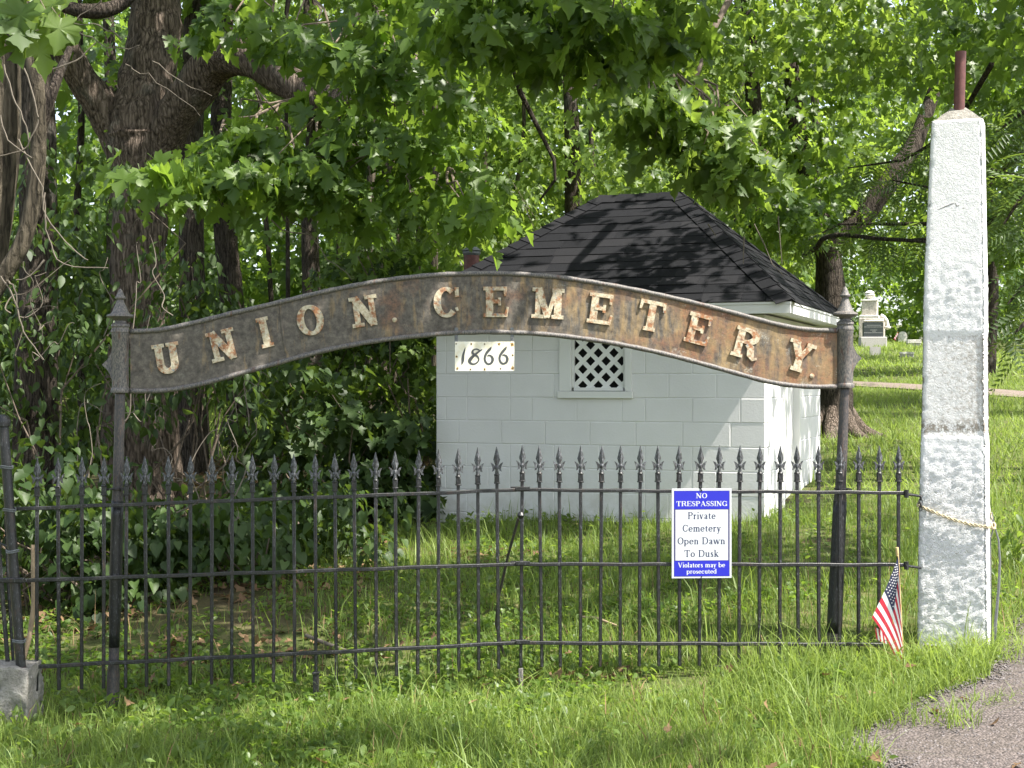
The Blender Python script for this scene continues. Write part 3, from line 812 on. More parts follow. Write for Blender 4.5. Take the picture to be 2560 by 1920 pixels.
def arch_post(side):
    if side == 0: tp, bt, ys, yf, yb, Y = (301, 960), (281, 1800), (828, 980), 722, (1230, 1640), 7.06
    else: tp, bt, ys, yf, yb, Y = (2113, 955), (2083, 1640), (822, 968), 716, (1240, 1606), 7.46
    A = P(*tp, Y); B = P(*bt, Y); mp = MB()
    q = [A + (B - A) * t for t in np.linspace(0, 1, 24)]
    rr = []
    for i, p in enumerate(q):
        y = tp[1] + (bt[1] - tp[1]) * i / 23
        r0 = .0255 if side == 0 else .0275
        if side == 0 and 1240 < y < 1560: r0 = .029
        if side == 0 and y > 1660: r0 = .031
        if side == 1: r0 = .024 + .010 * (y - 955) / 660 + (.005 if y > 1250 else 0)
        rr.append(r0 + random.uniform(-.0008, .0008))
    mp.tube(q, rr, 16)
    mats = M['post_iron']
    mp.build('post', mats, arch, 'all')
    # black paint over the lower part of the post
    sl = MB(); k = [i for i in range(24) if yb[0] <= tp[1] + (bt[1] - tp[1]) * i / 23 <= yb[1]]
    sl.tube([q[i] for i in k], [rr[i] + .0012 for i in k], 16); sl.build('painted_sleeve', M['iron'], arch, 'all')
    s = .001 * Y * 1000 / F     # metres per photo pixel
    zc = P(tp[0], ys[1], Y); hgt = (ys[1] - ys[0]) * s; cx, cyy = zc.x, zc.y
    b = MB(); z0 = zc.z
    b.lathe((cx, cyy, z0), [(.020, -.004), (.044, -.004), (.047, .004), (.044, .018), (.0405, .022), (.0405, hgt - .022), (.0425, hgt - .018), (.0425, hgt - .008), (.045, hgt - .006), (.046, hgt + .004), (.041, hgt + .012), (.041, hgt + .018), (.045, hgt + .024), (.043, hgt + .034), (.028, hgt + .042), (.026, hgt + .052)], 22)
    b.build('collar', M['rim'], arch, True)
    zf = z0 + hgt + .05; top_z = zpx(yf, Y); H = top_z - zf
    prof = [(.026, 0), (.034, .06), (.060, .10), (.066, .14), (.063, .19), (.045, .23), (.037, .32), (.029, .44), (.022, .54), (.0175, .62), (.0165, .66), (.026, .69), (.027, .73), (.020, .78), (.015, .86), (.009, .95), (.002, 1.0)]
    b = MB(); b.lathe((cx, cyy, zf), [(r, h * H) for r, h in prof], 22); b.build('finial', M['rim'], arch, True)
    # little pointed fin on the outer side
    sg = -1 if side == 0 else 1; yc = 912 if side == 0 else 896
    c = P(tp[0], yc, Y); fr = frame(c, AU * 1, AN)
    fin = [(.036, .088), (.036, -.088), (.048, -.052), (.062, -.026), (.088, 0), (.062, .026), (.048, .052)]
    fin = [(sg * x, y) for x, y in fin]
    if sg > 0: fin = fin[::1]
    else: fin = fin[::-1]
    b = MB(); b.prism(fin, fr, -.004, .004); b.build('fin', M['rim'], arch)
    # clamp to the fence rail
    b = MB(); p = P(tp[0] + (bt[0] - tp[0]) * .32, 1222, Y)
    for dz in (0,):
        b.tube([p + Vector((.036 * math.cos(t), .036 * math.sin(t), dz)) for t in np.linspace(0, 6.28, 18)], .0045, 6)
    for dx in (-.036, .036): b.lathe(p + Vector((dx, -.042, 0)), [(.007, 0), (.007, .008)], 6, (0, -1, 0))
    b.build('clamp', M['iron'], arch, True)
arch_post(0); arch_post(1)

# ------------------------------------------------------------------ hanging date plate 1866
oD = on_arch(1211, 891, .012)
date = root('date_plate', 'small cream enamel plate with 1866 hanging under the arch, rust spots round its bolts', 'date sign', oD)
def dp(px, py, d=.0): return on_arch(px, py, .012 + d)
b = MB(); Yd_ = oD.y; hw, hh = 74.5 / F * Yd_, 36.7 / F * Yd_
fd = frame(oD, AU, AN)
b.box(oD, AU * hw, AN * .0015, Vector((0, 0, hh)), .0006); b.build('plate', M['enamel'], date)
for px in (1140.5, 1280):
    b = MB(); a = dp(px, 819, .004); e = dp(px, 868, -.004)
    b.box((a + e) / 2 - AN * .004, AU * .0088, AN * .0016, Vector((0, 0, (a.z - e.z) / 2)), .0006)
    b.lathe(dp(px + .5, 845.5, -.003), [(.0035, 0), (.003, .004)], 8, AN)
    b.build('hanger', M['strap'], date)
sx = 200.0 / 2212
def dq(L): return [(((x * sx + 1110) - 1211) / F * Yd_, -((y * sx + 800) - 891.5) / F * Yd_, w * sx / F * Yd_) for x, y, w in L]
DIG = {
 'a': [[(580, 765, 8), (555, 860, 44), (525, 980, 66), (515, 1080, 84), (508, 1150, 70), (490, 1215, 40), (482, 1250, 8)]],
 'b': [[(1050, 820, 26), (960, 880, 46), (860, 955, 60), (770, 1035, 84), (710, 1110, 96), (700, 1170, 78), (750, 1215, 60), (830, 1225, 48), (910, 1180, 44), (955, 1110, 42), (930, 1030, 52), (850, 975, 64), (790, 930, 66), (780, 880, 60), (820, 830, 44), (890, 812, 38), (960, 838, 38), (985, 860, 16)]],
 'c': [[(1308, 742, 8), (1270, 805, 66), (1195, 890, 74), (1140, 980, 68), (1118, 1080, 62), (1140, 1160, 62), (1190, 1215, 60), (1240, 1225, 56), (1310, 1185, 66), (1340, 1100, 78), (1320, 1030, 62), (1270, 990, 50), (1220, 985, 42), (1195, 1015, 18)]],
 'd': [[(1735, 735, 8), (1690, 800, 66), (1612, 890, 74), (1552, 980, 68), (1530, 1070, 62), (1550, 1150, 62), (1600, 1205, 60), (1650, 1212, 56), (1720, 1175, 66), (1748, 1090, 78), (1730, 1020, 62), (1680, 980, 50), (1635, 975, 42), (1606, 1000, 18)]]}
def smooth_stroke(st, k=4):
    a = np.array(st); n_ = len(a); t = np.arange(n_); q = np.linspace(0, n_ - 1, (n_ - 1) * k + 1); out = []
    for c in range(3):
        col = []
        for u in q:
            i = min(int(u), n_ - 2); f = u - i
            p0, p1, p2, p3 = a[max(i - 1, 0), c], a[i, c], a[i + 1, c], a[min(i + 2, n_ - 1), c]
            col.append(.5 * (2 * p1 + (p2 - p0) * f + (2 * p0 - 5 * p1 + 4 * p2 - p3) * f * f + (3 * p1 - p0 - 3 * p2 + p3) * f ** 3))
        out.append(col)
    return [(x, y, max(w, 2)) for x, y, w in zip(*out)]
for k in 'abcd':
    b = MB(); i = 0
    for st in DIG[k]:
        ss = smooth_stroke(dq([tuple(p) for p in st]) if False else st)
        ss = dq(ss)
        # tiny rise along the stroke keeps the crossing of the 8 clean
        b0 = len(b.v); b.ribbon(ss, fd, .0022)
        n_ = len(ss)
        for j in range(n_):
            for q in (j, j + n_):
                v = Vector(b.v[b0 + q]) + AN * (j * 1.2e-5); b.v[b0 + q] = tuple(v)
    dg = b.build('digit', M['digit'], date); dg['label'] = 'charcoal digit ' + {'a': '1', 'b': '8', 'c': '6', 'd': '6'}[k]
BOLT = [(335, 660), (750, 665), (1117, 668), (1515, 662), (1880, 672), (343, 1010), (1893, 972), (365, 1350), (728, 1362), (1117, 1362), (1557, 1343), (1897, 1325)]
bo0 = None
for i, (x, y) in enumerate(BOLT):
    c = dp(1110 + x * sx, 800 + y * sx, .0015)
    if bo0 is None:
        b = MB(); b.lathe((0, 0, 0), [(.0034, 0), (.0032, .0018), (.001, .0028)], 10, AN); bo0 = b.build('bolt', M['bolt'], date, True, Vector((0, 0, 0))); o = bo0
    else: o = bo0.copy(); COL.objects.link(o); o.parent = date
    o.location = c - oD
for i, (x, y) in enumerate(BOLT):                      # ragged
    b = MB()
    if i in (0, 2): r0 = .004
    else: r0 = random.uniform(.005, .0085)
    if i in (4, 11): r0 = .011
    c = dp(1110 + x * sx, 800 + y * sx); l = c - oD; cx, cy_ = l.dot(AU), l.z
    pl = []
    for k in range(14):
        t = 2 * math.pi * k / 14; r = r0 * random.uniform(.5, 1.1)
        X_, Y_ = cx + r * math.cos(t), cy_ + r * math.sin(t) * 1.2
        pl.append((min(max(X_, -hw + .0008), hw - .0008), min(max(Y_, -hh + .0008), hh - .0008)))
    b.faces([fd @ Vector((cx, cy_, .0019))] + [fd @ Vector((u, v, .00175)) for u, v in pl], [(0, 1 + k, 1 + (k + 1) % 14) for k in range(14)])
    b.build('rust_bloom', M['rust_spot'], date)

# ------------------------------------------------------------------ NO TRESPASSING notice
cS = fence_at(1751.5); cS.z = zpx(1332, cS.y); dS = (FR - FM).normalized(); dS.z = 0; nS = Vector((dS.y, -dS.x, 0)).normalized()
cS = cS + nS * .026
notice = root('notice_board', 'white and blue NO TRESPASSING notice wired to the fence rails', 'sign', cS)
ms = cS.y / F; fS = frame(cS, dS, nS)
W, H = 75.5, 112
b = MB(); b.box(cS, dS * W * ms, nS * .002, Vector((0, 0, H * ms)), .0008); b.build('board', M['sign_white'], notice)
def sy(y): return (112 - (y - 125) * (224 / 1430.0)) * ms      # crop rows to board metres
def sxx(x): return ((x - 718) * (151 / 960.0)) * ms
def rect(mb, x0, x1, y0, y1, z): mb.faces([fS @ Vector((sxx(x), sy(y), z)) for x, y in ((x0, y1), (x1, y1), (x1, y0), (x0, y0))], [(0, 1, 2, 3)])
b = MB(); rect(b, 273, 1168, 158, 1528, .0023); b.build('border', M['sign_edge'], notice)
b = MB(); rect(b, 279, 1162, 164, 452, .0026); b.build('blue_band', M['sign_blue'], notice); b = MB(); rect(b, 279, 1162, 1276, 1522, .0026); b.build('blue_band', M['sign_blue'], notice)
b = MB(); rect(b, 298, 1142, 462, 1270, .0026); b.build('panel', M['sign_white'], notice)
def words_on(lines, mat, bold):
    for t, x0, x1, yb, cap in lines:
        b = MB(); h = cap * 224 / 1430.0 * ms
        tk, th, sf = (.205, .065, .055) if bold == 2 else ((.19, .085, .05) if bold else (.165, .08, .06))
        gap = .07 if bold else .10
        w = text_width(t, tk, th, sf, gap) * h; want = sxx(x1) - sxx(x0)
        fr = fS @ Matrix.Translation((sxx((x0 + x1) / 2), sy(yb), 0))
        set_text(b, t, fr, h, tk, th, sf, gap, want / w, .0029)
        b.build('lettering', mat, notice)
words_on([('NO', 628, 806, 278, 80), ('TRESPASSING', 312, 1126, 405, 80)], M['sign_white'], 2)
words_on([('Private', 500, 940, 612, 112), ('Cemetery', 410, 1025, 812, 112), ('Open Dawn', 332, 1092, 1014, 112), ('To Dusk', 440, 990, 1216, 112)], M['sign_ink'], 0)
words_on([('Violators may be', 340, 1092, 1382, 78), ('prosecuted', 478, 958, 1482, 74)], M['sign_white'], 1)
b = MB(); b.tube([fS @ Vector((-.004, H * ms + .012, -.03)), fS @ Vector((-.008, H * ms + .004, .004)), fS @ Vector((.002, H * ms - .012, .004))], .0028, 6)
b.build('wire_tie', M['iron'], notice, True)
b = MB(); b.tube([fS @ Vector((-.006, -H * ms - .010, -.03)), fS @ Vector((-.006, -H * ms - .002, .004)), fS @ Vector((.001, -H * ms + .010, .004))], .0026, 6)
b.build('wire_tie', M['iron'], notice, True)

# ------------------------------------------------------------------ white gate pillar
PW = R(20.7); pu = Vector((math.cos(PW), -math.sin(PW), 0)); pv = Vector((math.sin(PW), math.cos(PW), 0))   # front runs along pu, depth along pv
YP = 7.5
def pill_z(py): return zpx(py, YP)
zt, zb_ = pill_z(296), pill_z(1700)
def half(z):                                           # half width of the shaft at height z
    py = 960 - (z - CZ) / YP * F
    return np.interp(py, [296, 700, 1000, 1350, 1640], [61, 72.5, 76, 81.5, 84.5]) / F * YP / .985
cP = P(2387, 960, YP + .16); oP = Vector((cP.x, cP.y, gz(cP.x, cP.y)))
pillar = root('gate_pillar', 'tall white painted concrete gate pillar with a rusty pipe on top', 'pillar', oP)
def pill_pt(a, z, side):
    """a in -1..1 along a face, side 0 front,1 +u,2 back,3 -u"""
    h = half(z); c = [(a, -1), (1, a), (-a, 1), (-1, -a)][side]
    # soften corners
    x, y = c; r = .045 / (h * 10)
    return x * h, y * h
zs = np.linspace(zb_, zt, 230); na = 26
aa = np.linspace(-1, 1, na); aa = np.sign(aa) * (1 - (1 - np.abs(aa)) ** 1.25)
loop = [(a, s) for s in range(4) for a in aa[:-1]]
pts = []
cdx = 2387
for z in zs:
    py = 960 - (z - CZ) / YP * F
    cx0 = np.interp(py, [296, 700, 1000, 1350, 1640], [2396, 2390.5, 2389, 2386.5, 2387.5]) - 2387
    for a, s in loop:
        lx_, ly_ = pill_pt(a, z, s)
        nx_, ny_ = [(0, -1), (1, 0), (0, 1), (-1, 0)][s]
        edge = max(0, abs(a) - .90) / .10
        rough = np.interp(py, [296, 500, 640, 700, 820, 834, 840, 1060, 1090, 1110, 1640], [.0012, .0014, .002, .0035, .0033, .0016, .0008, .001, .002, .0048, .0052])
        w = Vector((lx_ * 9 + 3, ly_ * 9, z * 9)); w2 = Vector((lx_ * 34, ly_ * 34 + 5, z * 34))
        d = mnoise.fractal(w, .8, 2.1, 4) * .4 + mnoise.turbulence(w2, 3, False) * .45 - .25
        ridge = 1 - abs(mnoise.noise(Vector((lx_ * 55, ly_ * 55, z * 55 + 9)))) * 3
        d = (d + .7 * ridge * (.3 if py < 640 else 1)) * rough
        if 832 < py < 1092: d -= .004
        d -= edge ** 2 * .010
        if abs(a) > .85 and mnoise.noise(Vector((s * 7, 2, z * 14))) > .33: d -= .012 * (abs(a) - .85) / .15
        p = cP + pu * (lx_ + nx_ * d) + pv * (ly_ + ny_ * d); p.z = z
        # keep the leaning outline of the photograph
        p += pu * (cx0 / F * YP)
        pts.append(p)
m_ = len(loop); fs = []
for i in range(len(zs) - 1):
    for k in range(m_):
        k2 = (k + 1) % m_; fs.append((i * m_ + k, i * m_ + k2, (i + 1) * m_ + k2, (i + 1) * m_ + k))
fs.append(tuple((len(zs) - 1) * m_ + k for k in range(m_)))
b = MB(); b.faces(pts, fs); b.build('shaft', M['pillar'], pillar, 'all')
ct = cP + pu * (9 / F * YP); h = float(half(zt))
b = MB(); rings = []
for q, (r, dz) in enumerate(((.99, -.004), (.86, .012), (.66, .040), (.45, .062), (.30, .078))):
    for k in range(24):
        t = 2 * math.pi * k / 24; c_, s_ = math.cos(t), math.sin(t); mq = max(abs(c_), abs(s_)) ** (1 - q * .12)
        rr_ = h * r * (1 + (.06 * mnoise.noise(Vector((c_ * 3, s_ * 3, q * 1.7))) if q else 0))
        p = ct + pu * (c_ / mq * rr_) + pv * (s_ / mq * rr_); p.z = zt + dz + (.008 * mnoise.noise(Vector((c_ * 4, s_ * 4, q))) if q else 0); rings.append(p)
fs = [(i * 24 + k, i * 24 + (k + 1) % 24, (i + 1) * 24 + (k + 1) % 24, (i + 1) * 24 + k) for i in range(4) for k in range(24)] + [tuple(96 + k for k in range(24))]
b.faces(rings, fs); b.build('cap', M['concrete'], pillar)
b = MB(); pb = ct.copy() + pu * .003 - pv * .03; pb.z = zt - .002; pt = pb + pu * .010; pt.z = zpx(116, YP)
b.lathe(pb, [(.0285, 0), (.0285, pt.z - pb.z), (.023, pt.z - pb.z), (.023, pt.z - pb.z - .05)], 20, pt - pb); b.build('pipe', M['pipe'], pillar, True)
def crack(pp, w):
    b = MB(); k = []
    for (x, y) in pp:
        z = zpx(y, YP); q = -float(half(z)); 
        px_ = (x - np.interp(y, [296, 700, 1000, 1350, 1640], [2396, 2390.5, 2389, 2386.5, 2387.5])) / F * YP / .935
        c0 = np.interp(y, [296, 700, 1000, 1350, 1640], [2396, 2390.5, 2389, 2386.5, 2387.5]) - 2387
        p = cP + pu * (px_ + c0 / F * YP) + pv * (q + .002); p.z = z; k.append(p)
    b.tube(k, [w * (.4 + .6 * math.sin(math.pi * (i + .4) / len(k))) for i in range(len(k))], 5); b.build('crack', M['crack'], pillar)
crack([(2341, 527), (2358, 519), (2372, 513), (2385, 508), (2392, 506)], .0030); crack([(2392, 506), (2396, 515), (2402, 512)], .003); crack([(2396, 515), (2410, 519), (2420, 514)], .0014)
crack([(2336, 482), (2338, 495), (2334, 512)], .002); crack([(2408, 528), (2404, 545), (2400, 565), (2408, 590), (2402, 620)], .0014); crack([(2440, 540), (2430, 560), (2442, 580)], .0012)

# straw coloured rope looped round the pillar, and the grey cable beside it
b = MB(); hz = float(half(zpx(1300, YP))) + .008
def rp(u, dd, py): p = cP + pu * u - pv * dd; p.z = zpx(py, YP); return p
path = [rp(-hz - .004, -.06, 1258), rp(-hz, hz * .9, 1266), rp(-hz * .55, hz + .004, 1280), rp(0, hz + .005, 1298), rp(hz * .5, hz + .005, 1309), rp(hz * .96, hz + .004, 1314), rp(hz + .006, hz * .7, 1316), rp(hz + .006, 0, 1310), rp(hz + .004, -hz * .8, 1295), rp(hz * .5, -hz - .006, 1288), rp(-hz * .6, -hz - .006, 1270), rp(-hz - .005, -hz * .8, 1262), rp(-hz - .004, -.06, 1258)]
q = []
for i in range(len(path) - 1):
    for t in np.linspace(0, 1, 12, endpoint=False): q.append(path[i] + (path[i + 1] - path[i]) * t)
q.append(path[-1])
for ph in (0, math.pi):
    st = []
    for i, p in enumerate(q):
        t = i * .9 + ph; st.append(p + Vector((0, 0, .0048 * math.cos(t))) + (p - cP).normalized() * .0035 * math.sin(t))
    b.tube(st, .0042, 6)
kp = rp(hz + .02, hz * .6, 1314)
for k in range(9):
    t = k * 1.1; b.tube([kp + Vector((.010 * math.cos(t + s_), .010 * math.sin(t + s_), .016 * math.sin(s_ * 1.3 + k))) for s_ in np.linspace(0, 3, 8)], .0045, 5)
rope = b.build('rope', M['rope'], None, 'all', Vector(kp))
rope.location = kp; tag(rope, 'frayed straw coloured rope looped round the white pillar', 'rope')
b = MB(); e0 = rp(hz + .03, hz * .8, 1325)
cpts = [rp(hz + .012, hz * .5, 1280), rp(hz + .028, hz * .5, 1320), rp(hz + .045, hz * .5, 1350), rp(hz + .052, hz * .5, 1400), rp(hz + .046, hz * .5, 1470), rp(hz + .030, hz * .5, 1560), rp(hz + .026, hz * .5, 1680)]
b.tube(cpts, [.003, .004, .005, .0062, .0075, .0085, .0085], 8)
b.tube([rp(hz + .006, hz * .55, 1290), rp(hz + .02, hz * .55, 1310), rp(hz + .016, hz * .55, 1330), rp(hz + .005, hz * .55, 1345), rp(hz + .007, hz * .5, 1420), rp(hz + .010, hz * .5, 1690)], .0035, 7)
cab = b.build('cable', M['cable'], None, True, cpts[-1]); cab.location = cpts[-1]
tag(cab, 'grey cable running down beside the white pillar into the grass', 'cable')
b = MB(); cc = P(2302, 1245, 7.46)
for k in range(4):
    c = cc + Vector((0, 0, -.018 * k)); u_ = Vector((1, 0, 0)) if k % 2 else Vector((0, 1, 0))
    b.tube([c + u_ * .008 * math.cos(t) + Vector((0, 0, .013 * math.sin(t))) for t in np.linspace(0, 2 * math.pi, 12)], .0028, 6)
ch = b.build('chain', M['iron'], None, True, cc); ch.location = cc; tag(ch, 'short black chain hanging from the fence hook against the pillar', 'chain')

# ------------------------------------------------------------------ little flag
YFl = 7.30
oF = P(2252, 1650, YFl); oF.z = gz(oF.x, oF.y)
flag = root('flag', 'small stars and stripes flag on a stick beside the white pillar', 'flag', oF)
def fpx(x, y, d=0): q = P(2160 + x * 140 / 683.0, 1340 + y * 140 / 683.0, YFl + d); return q
b = MB(); s0 = P(2260, 1690, YFl + .012); s1 = fpx(412, 140, .004)
b.tube([s0, s1], .004, 8); b.build('stick', M['gilt'], flag, True)
b = MB(); ax_ = (s1 - s0).normalized(); L_ = 115 * 140 / 683 / F * YFl
b.lathe(fpx(407, 250, .004), [(.004, 0), (.0075, .08 * L_), (.0075, .14 * L_), (.0055, .17 * L_), (.0075, .2 * L_), (.0085, .28 * L_), (.0085, .75 * L_), (.0075, .97 * L_), (.001, 1.0 * L_)], 12, ax_); b.build('finial', M['gilt'], flag, True)
def cur(P_, t):
    a = np.array(P_, float); q = t * (len(a) - 1); i = min(int(q), len(a) - 2); f = q - i
    p0, p1, p2, p3 = a[max(i - 1, 0)], a[i], a[i + 1], a[min(i + 2, len(a) - 1)]
    return .5 * (2 * p1 + (p2 - p0) * f + (2 * p0 - 5 * p1 + 4 * p2 - p3) * f * f + (3 * p1 - p0 - 3 * p2 + p3) * f ** 3)
HOI = [(418, 255), (345, 440), (262, 645), (165, 850), (95, 995)]          # hoist edge, top to bottom (crop pixels)
CAN = [(432, 300), (438, 470), (438, 640), (432, 790), (405, 845)]         # where the canton ends
FLY = [(440, 640), (452, 1000), (466, 1300), (466, 1480), (410, 1565)]
def cloth(u, v):
    h_ = cur(HOI, v)
    vb = v * 1.0
    # stripes fall away from the hoist, bending towards the vertical
    e = np.array([(440 + 26 * min(1, v * 1.4), 640 + 830 * v ** .75 if v < .93 else 0)])[0] if False else cur(FLY, v)
    k = np.array([h_[0] + (e[0] - h_[0]) * .62, h_[1] + (e[1] - h_[1]) * .42])
    p = (1 - u) ** 2 * h_ + 2 * u * (1 - u) * k + u * u * e
    d = .010 * math.sin(5.0 * u + 2.2 * v) * u - .012 * u + .014 * v
    return fpx(p[0], p[1], d - .012)
NU, NV = 30, 39; mb = MB()
gp = [[cloth(i / NU, j / NV) for i in range(NU + 1)] for j in range(NV + 1)]
for j in range(NV):
    for i in range(NU):
        u, v = (i + .5) / NU, (j + .5) / NV; s_ = int(v * 13)
        mb.mi = 2 if (v < 7 / 13 and u < .42) else (0 if s_ % 2 == 0 else 1)
        mb.poly([gp[j][i], gp[j + 1][i], gp[j + 1][i + 1], gp[j][i + 1]])
mb.mi = 1
for rI in range(9):
    for cI in range(6 if rI % 2 == 0 else 5):
        u = .42 * (cI * 2 + (1 if rI % 2 == 0 else 2)) / 12; v = 7 / 13 * (rI + 1) / 10
        c = cloth(u, v) + Vector((0, -.0012, 0))
        if v < .1: continue
        pl = []
        for k in range(10):
            r = (.0050 if k % 2 == 0 else .0021); t = math.pi / 2 + k * math.pi / 5
            pl.append(c + Vector((r * math.cos(t), 0, r * math.sin(t))))
        mb.faces([c] + pl, [(0, 1 + k, 1 + (k + 1) % 10) for k in range(10)])
# a fold of the underside showing behind the lower edge
mb.mi = 0
gf = [[fpx(130 + 130 * a_ + 20 * b_, 1110 + 60 * a_ + 150 * b_, .02) for a_ in np.linspace(0, 1, 7)] for b_ in np.linspace(0, 1, 4)]
for j in range(3):
    for i in range(6):
        mb.mi = 0 if i % 2 == 0 else 1; mb.poly([gf[j][i], gf[j + 1][i], gf[j + 1][i + 1], gf[j][i + 1]])
mb.build('cloth', [M['flag_red'], M['flag_white'], M['flag_navy']], flag, 'all')

# ------------------------------------------------------------------ block shed
SA = R(20.7); su = Vector((-math.cos(SA), math.sin(SA), 0)); sv = Vector((math.sin(SA), math.cos(SA), 0))
SC = Vector((2.075, 11.8, 0)); SW = 2.94
ZB, ZW = .113, 2.02                                    # bottom of first course, wall top
oS = SC + su * SW / 2 + sv * SW / 2; oS.z = gz(oS.x, oS.y)
shed = root('block_shed', 'small white painted concrete block shed with a black shingled hip roof and a latticed window', 'shed', oS)
UP = Vector((0, 0, 1))
def fp(s, z, d=0.0): p = SC + su * s + sv * d; p.z = z; return p          # on the front wall, d inwards
def rp_(t, z, d=0.0): p = SC + sv * t + su * d; p.z = z; return p         # on the door wall, d inwards
WX0, WX1, WZ0, WZ1 = 1.132, 1.776, 1.327, 1.985        # window frame
DX0, DX1, DZ1 = .81, 1.717, 1.94                       # door opening
b = MB(); TH = .17
def wallbox(f, s0, s1, z0, z1, d0=.004, d1=TH):
    b.box(f((s0 + s1) / 2, (z0 + z1) / 2, (d0 + d1) / 2), (f(1, 0) - f(0, 0)) * (s1 - s0) / 2, (f(0, 0, 1) - f(0, 0)) * (d1 - d0) / 2, UP * (z1 - z0) / 2)
wallbox(fp, .008, WX0 + .04, -.1, ZW); wallbox(fp, WX1 - .04, SW, -.1, ZW); wallbox(fp, WX0 + .04, WX1 - .04, -.1, WZ0 + .04)
b.build('wall', M['mortar'], shed)
b = MB(); wallbox(rp_, TH + .001, DX0, -.1, ZW); wallbox(rp_, DX1, SW, -.1, ZW); wallbox(rp_, DX0, DX1, DZ1, ZW)
b.build('wall', M['mortar'], shed)
b = MB(); b.box(fp(SW - TH / 2, .95, SW / 2 + .09), su * TH / 2, sv * (SW / 2 - .09), UP * 1.05); b.build('wall', M['mortar'], shed)
b = MB(); b.box(fp(SW / 2, .95, SW - TH / 2), su * (SW / 2 - TH - .01), sv * TH / 2, UP * 1.05); b.build('wall', M['mortar'], shed)
b = MB(); b.box(fp(SW / 2, .05, SW / 2 + .02), su * (SW / 2 - TH), sv * (SW / 2 - TH), UP * .05); b.build('floor', M['dark'], shed)
# blocks: unit chamfered block, shared, scaled
b = MB(); b.box((0, 0, 0), (1, 0, 0), (0, 1, 0), (0, 0, 1), .0)
BLK = {}
def block_mesh(L, H):
    k = (round(L, 2), round(H, 2))
    if k not in BLK:
        q = MB(); q.box((0, 0, 0), (L / 2, 0, 0), (0, .012, 0), (0, 0, H / 2), .0045)
        BLK[k] = q.build('block', M['block'], None, False, Vector((0, 0, 0))).data
        bpy.data.objects.remove(bpy.data.objects[-1] if False else [o for o in COL.objects if o.data == BLK[k]][0])
    return BLK[k]
def put_block(f, s0, s1, z0, z1, jit=True):
    if s1 - s0 < .03 or z1 - z0 < .02: return
    g = .0026
    me = block_mesh(s1 - s0 - 2 * g, z1 - z0 - 2 * g)
    o = link('block', me, shed, oS)
    c = f((s0 + s1) / 2, (z0 + z1) / 2, .0115 + random.uniform(-.0016, .0010))
    d = f(1, 0) - f(0, 0)
    o.location = c - oS; o.rotation_euler = (random.gauss(0, .004), 0, math.atan2(d.y, d.x) + random.gauss(0, .002))
def course(f, r, s_from, s_to, holes, off):
    z0 = ZB + r * .2032; z1 = min(z0 + .2032, ZW - .002)
    s = s_from - off
    while s < s_to - .01:
        L = .4064 if random.random() > .12 else .2032
        e = s + L
        a, b_ = max(s, s_from), min(e, s_to)
        segs = [(a, b_)]
        for h0, h1, hz0, hz1 in holes:
            if z1 > hz0 + .02 and z0 < hz1 - .02:
                n_ = []
                for x0, x1 in segs:
                    if x1 <= h0 or x0 >= h1: n_.append((x0, x1))
                    else:
                        if x0 < h0: n_.append((x0, h0))
                        if x1 > h1: n_.append((h1, x1))
                segs = n_
        for x0, x1 in segs: put_block(f, x0, x1, z0, z1)
        s = e
for r in range(10):
    course(fp, r, 0, SW, [(WX0 + .04, WX1 - .04, WZ0 + .05, 9)], (0, .2032)[r % 2] if r != 4 else .12)
    course(rp_, r, .0225, SW, [(DX0, DX1, -9, DZ1 + .3)], (.2032, 0)[r % 2])
# window
wf = root('window', '-', '-', (0, 0, 0)); bpy.data.objects.remove(wf)
b = MB(); b.box(fp((WX0 + WX1) / 2, (WZ0 + WZ1) / 2 + .01, .10), su * .27, sv * .002, UP * .30); win = b.build('window', M['dark'], shed)  # dark sheet behind the lattice paints in the unlit inside
def board(name, s0, s1, z0, z1, d0, d1, m='trim', bev=.003, par=None):
    q = MB(); q.box(fp((s0 + s1) / 2, (z0 + z1) / 2, (d0 + d1) / 2), su * (s1 - s0) / 2, sv * (d1 - d0) / 2, UP * (z1 - z0) / 2, bev); return q.build(name, M[m], par or win)
IX0, IX1, IZ0 = 1.208, 1.652, 1.419
board('frame', WX0, IX0 - .018, WZ0 + .062, WZ1, -.024, .03); board('frame', IX1 + .018, WX1, WZ0 + .062, WZ1, -.024, .03)
board('sill', WX0 - .012, WX1 + .012, WZ0, WZ0 + .060, -.034, .03)
board('stop', IX0 - .018, IX0, IZ0, WZ1, .0, .045); board('stop', IX1, IX1 + .018, IZ0, WZ1, .0, .045); board('stop', IX0, IX1, IZ0 - .028, IZ0, -.004, .045)
def clip(poly, a, b_, c):                              # keep a*x+b*y<=c
    out = []
    for i in range(len(poly)):
        p, q = poly[i], poly[(i + 1) % len(poly)]; dp_, dq_ = a * p[0] + b_ * p[1] - c, a * q[0] + b_ * q[1] - c
        if dp_ <= 0: out.append(p)
        if dp_ * dq_ < 0: t = dp_ / (dp_ - dq_); out.append((p[0] + t * (q[0] - p[0]), p[1] + t * (q[1] - p[1])))
    return out
fwin = frame(fp(0, 0, 0), -su, -sv)                    # x = -s
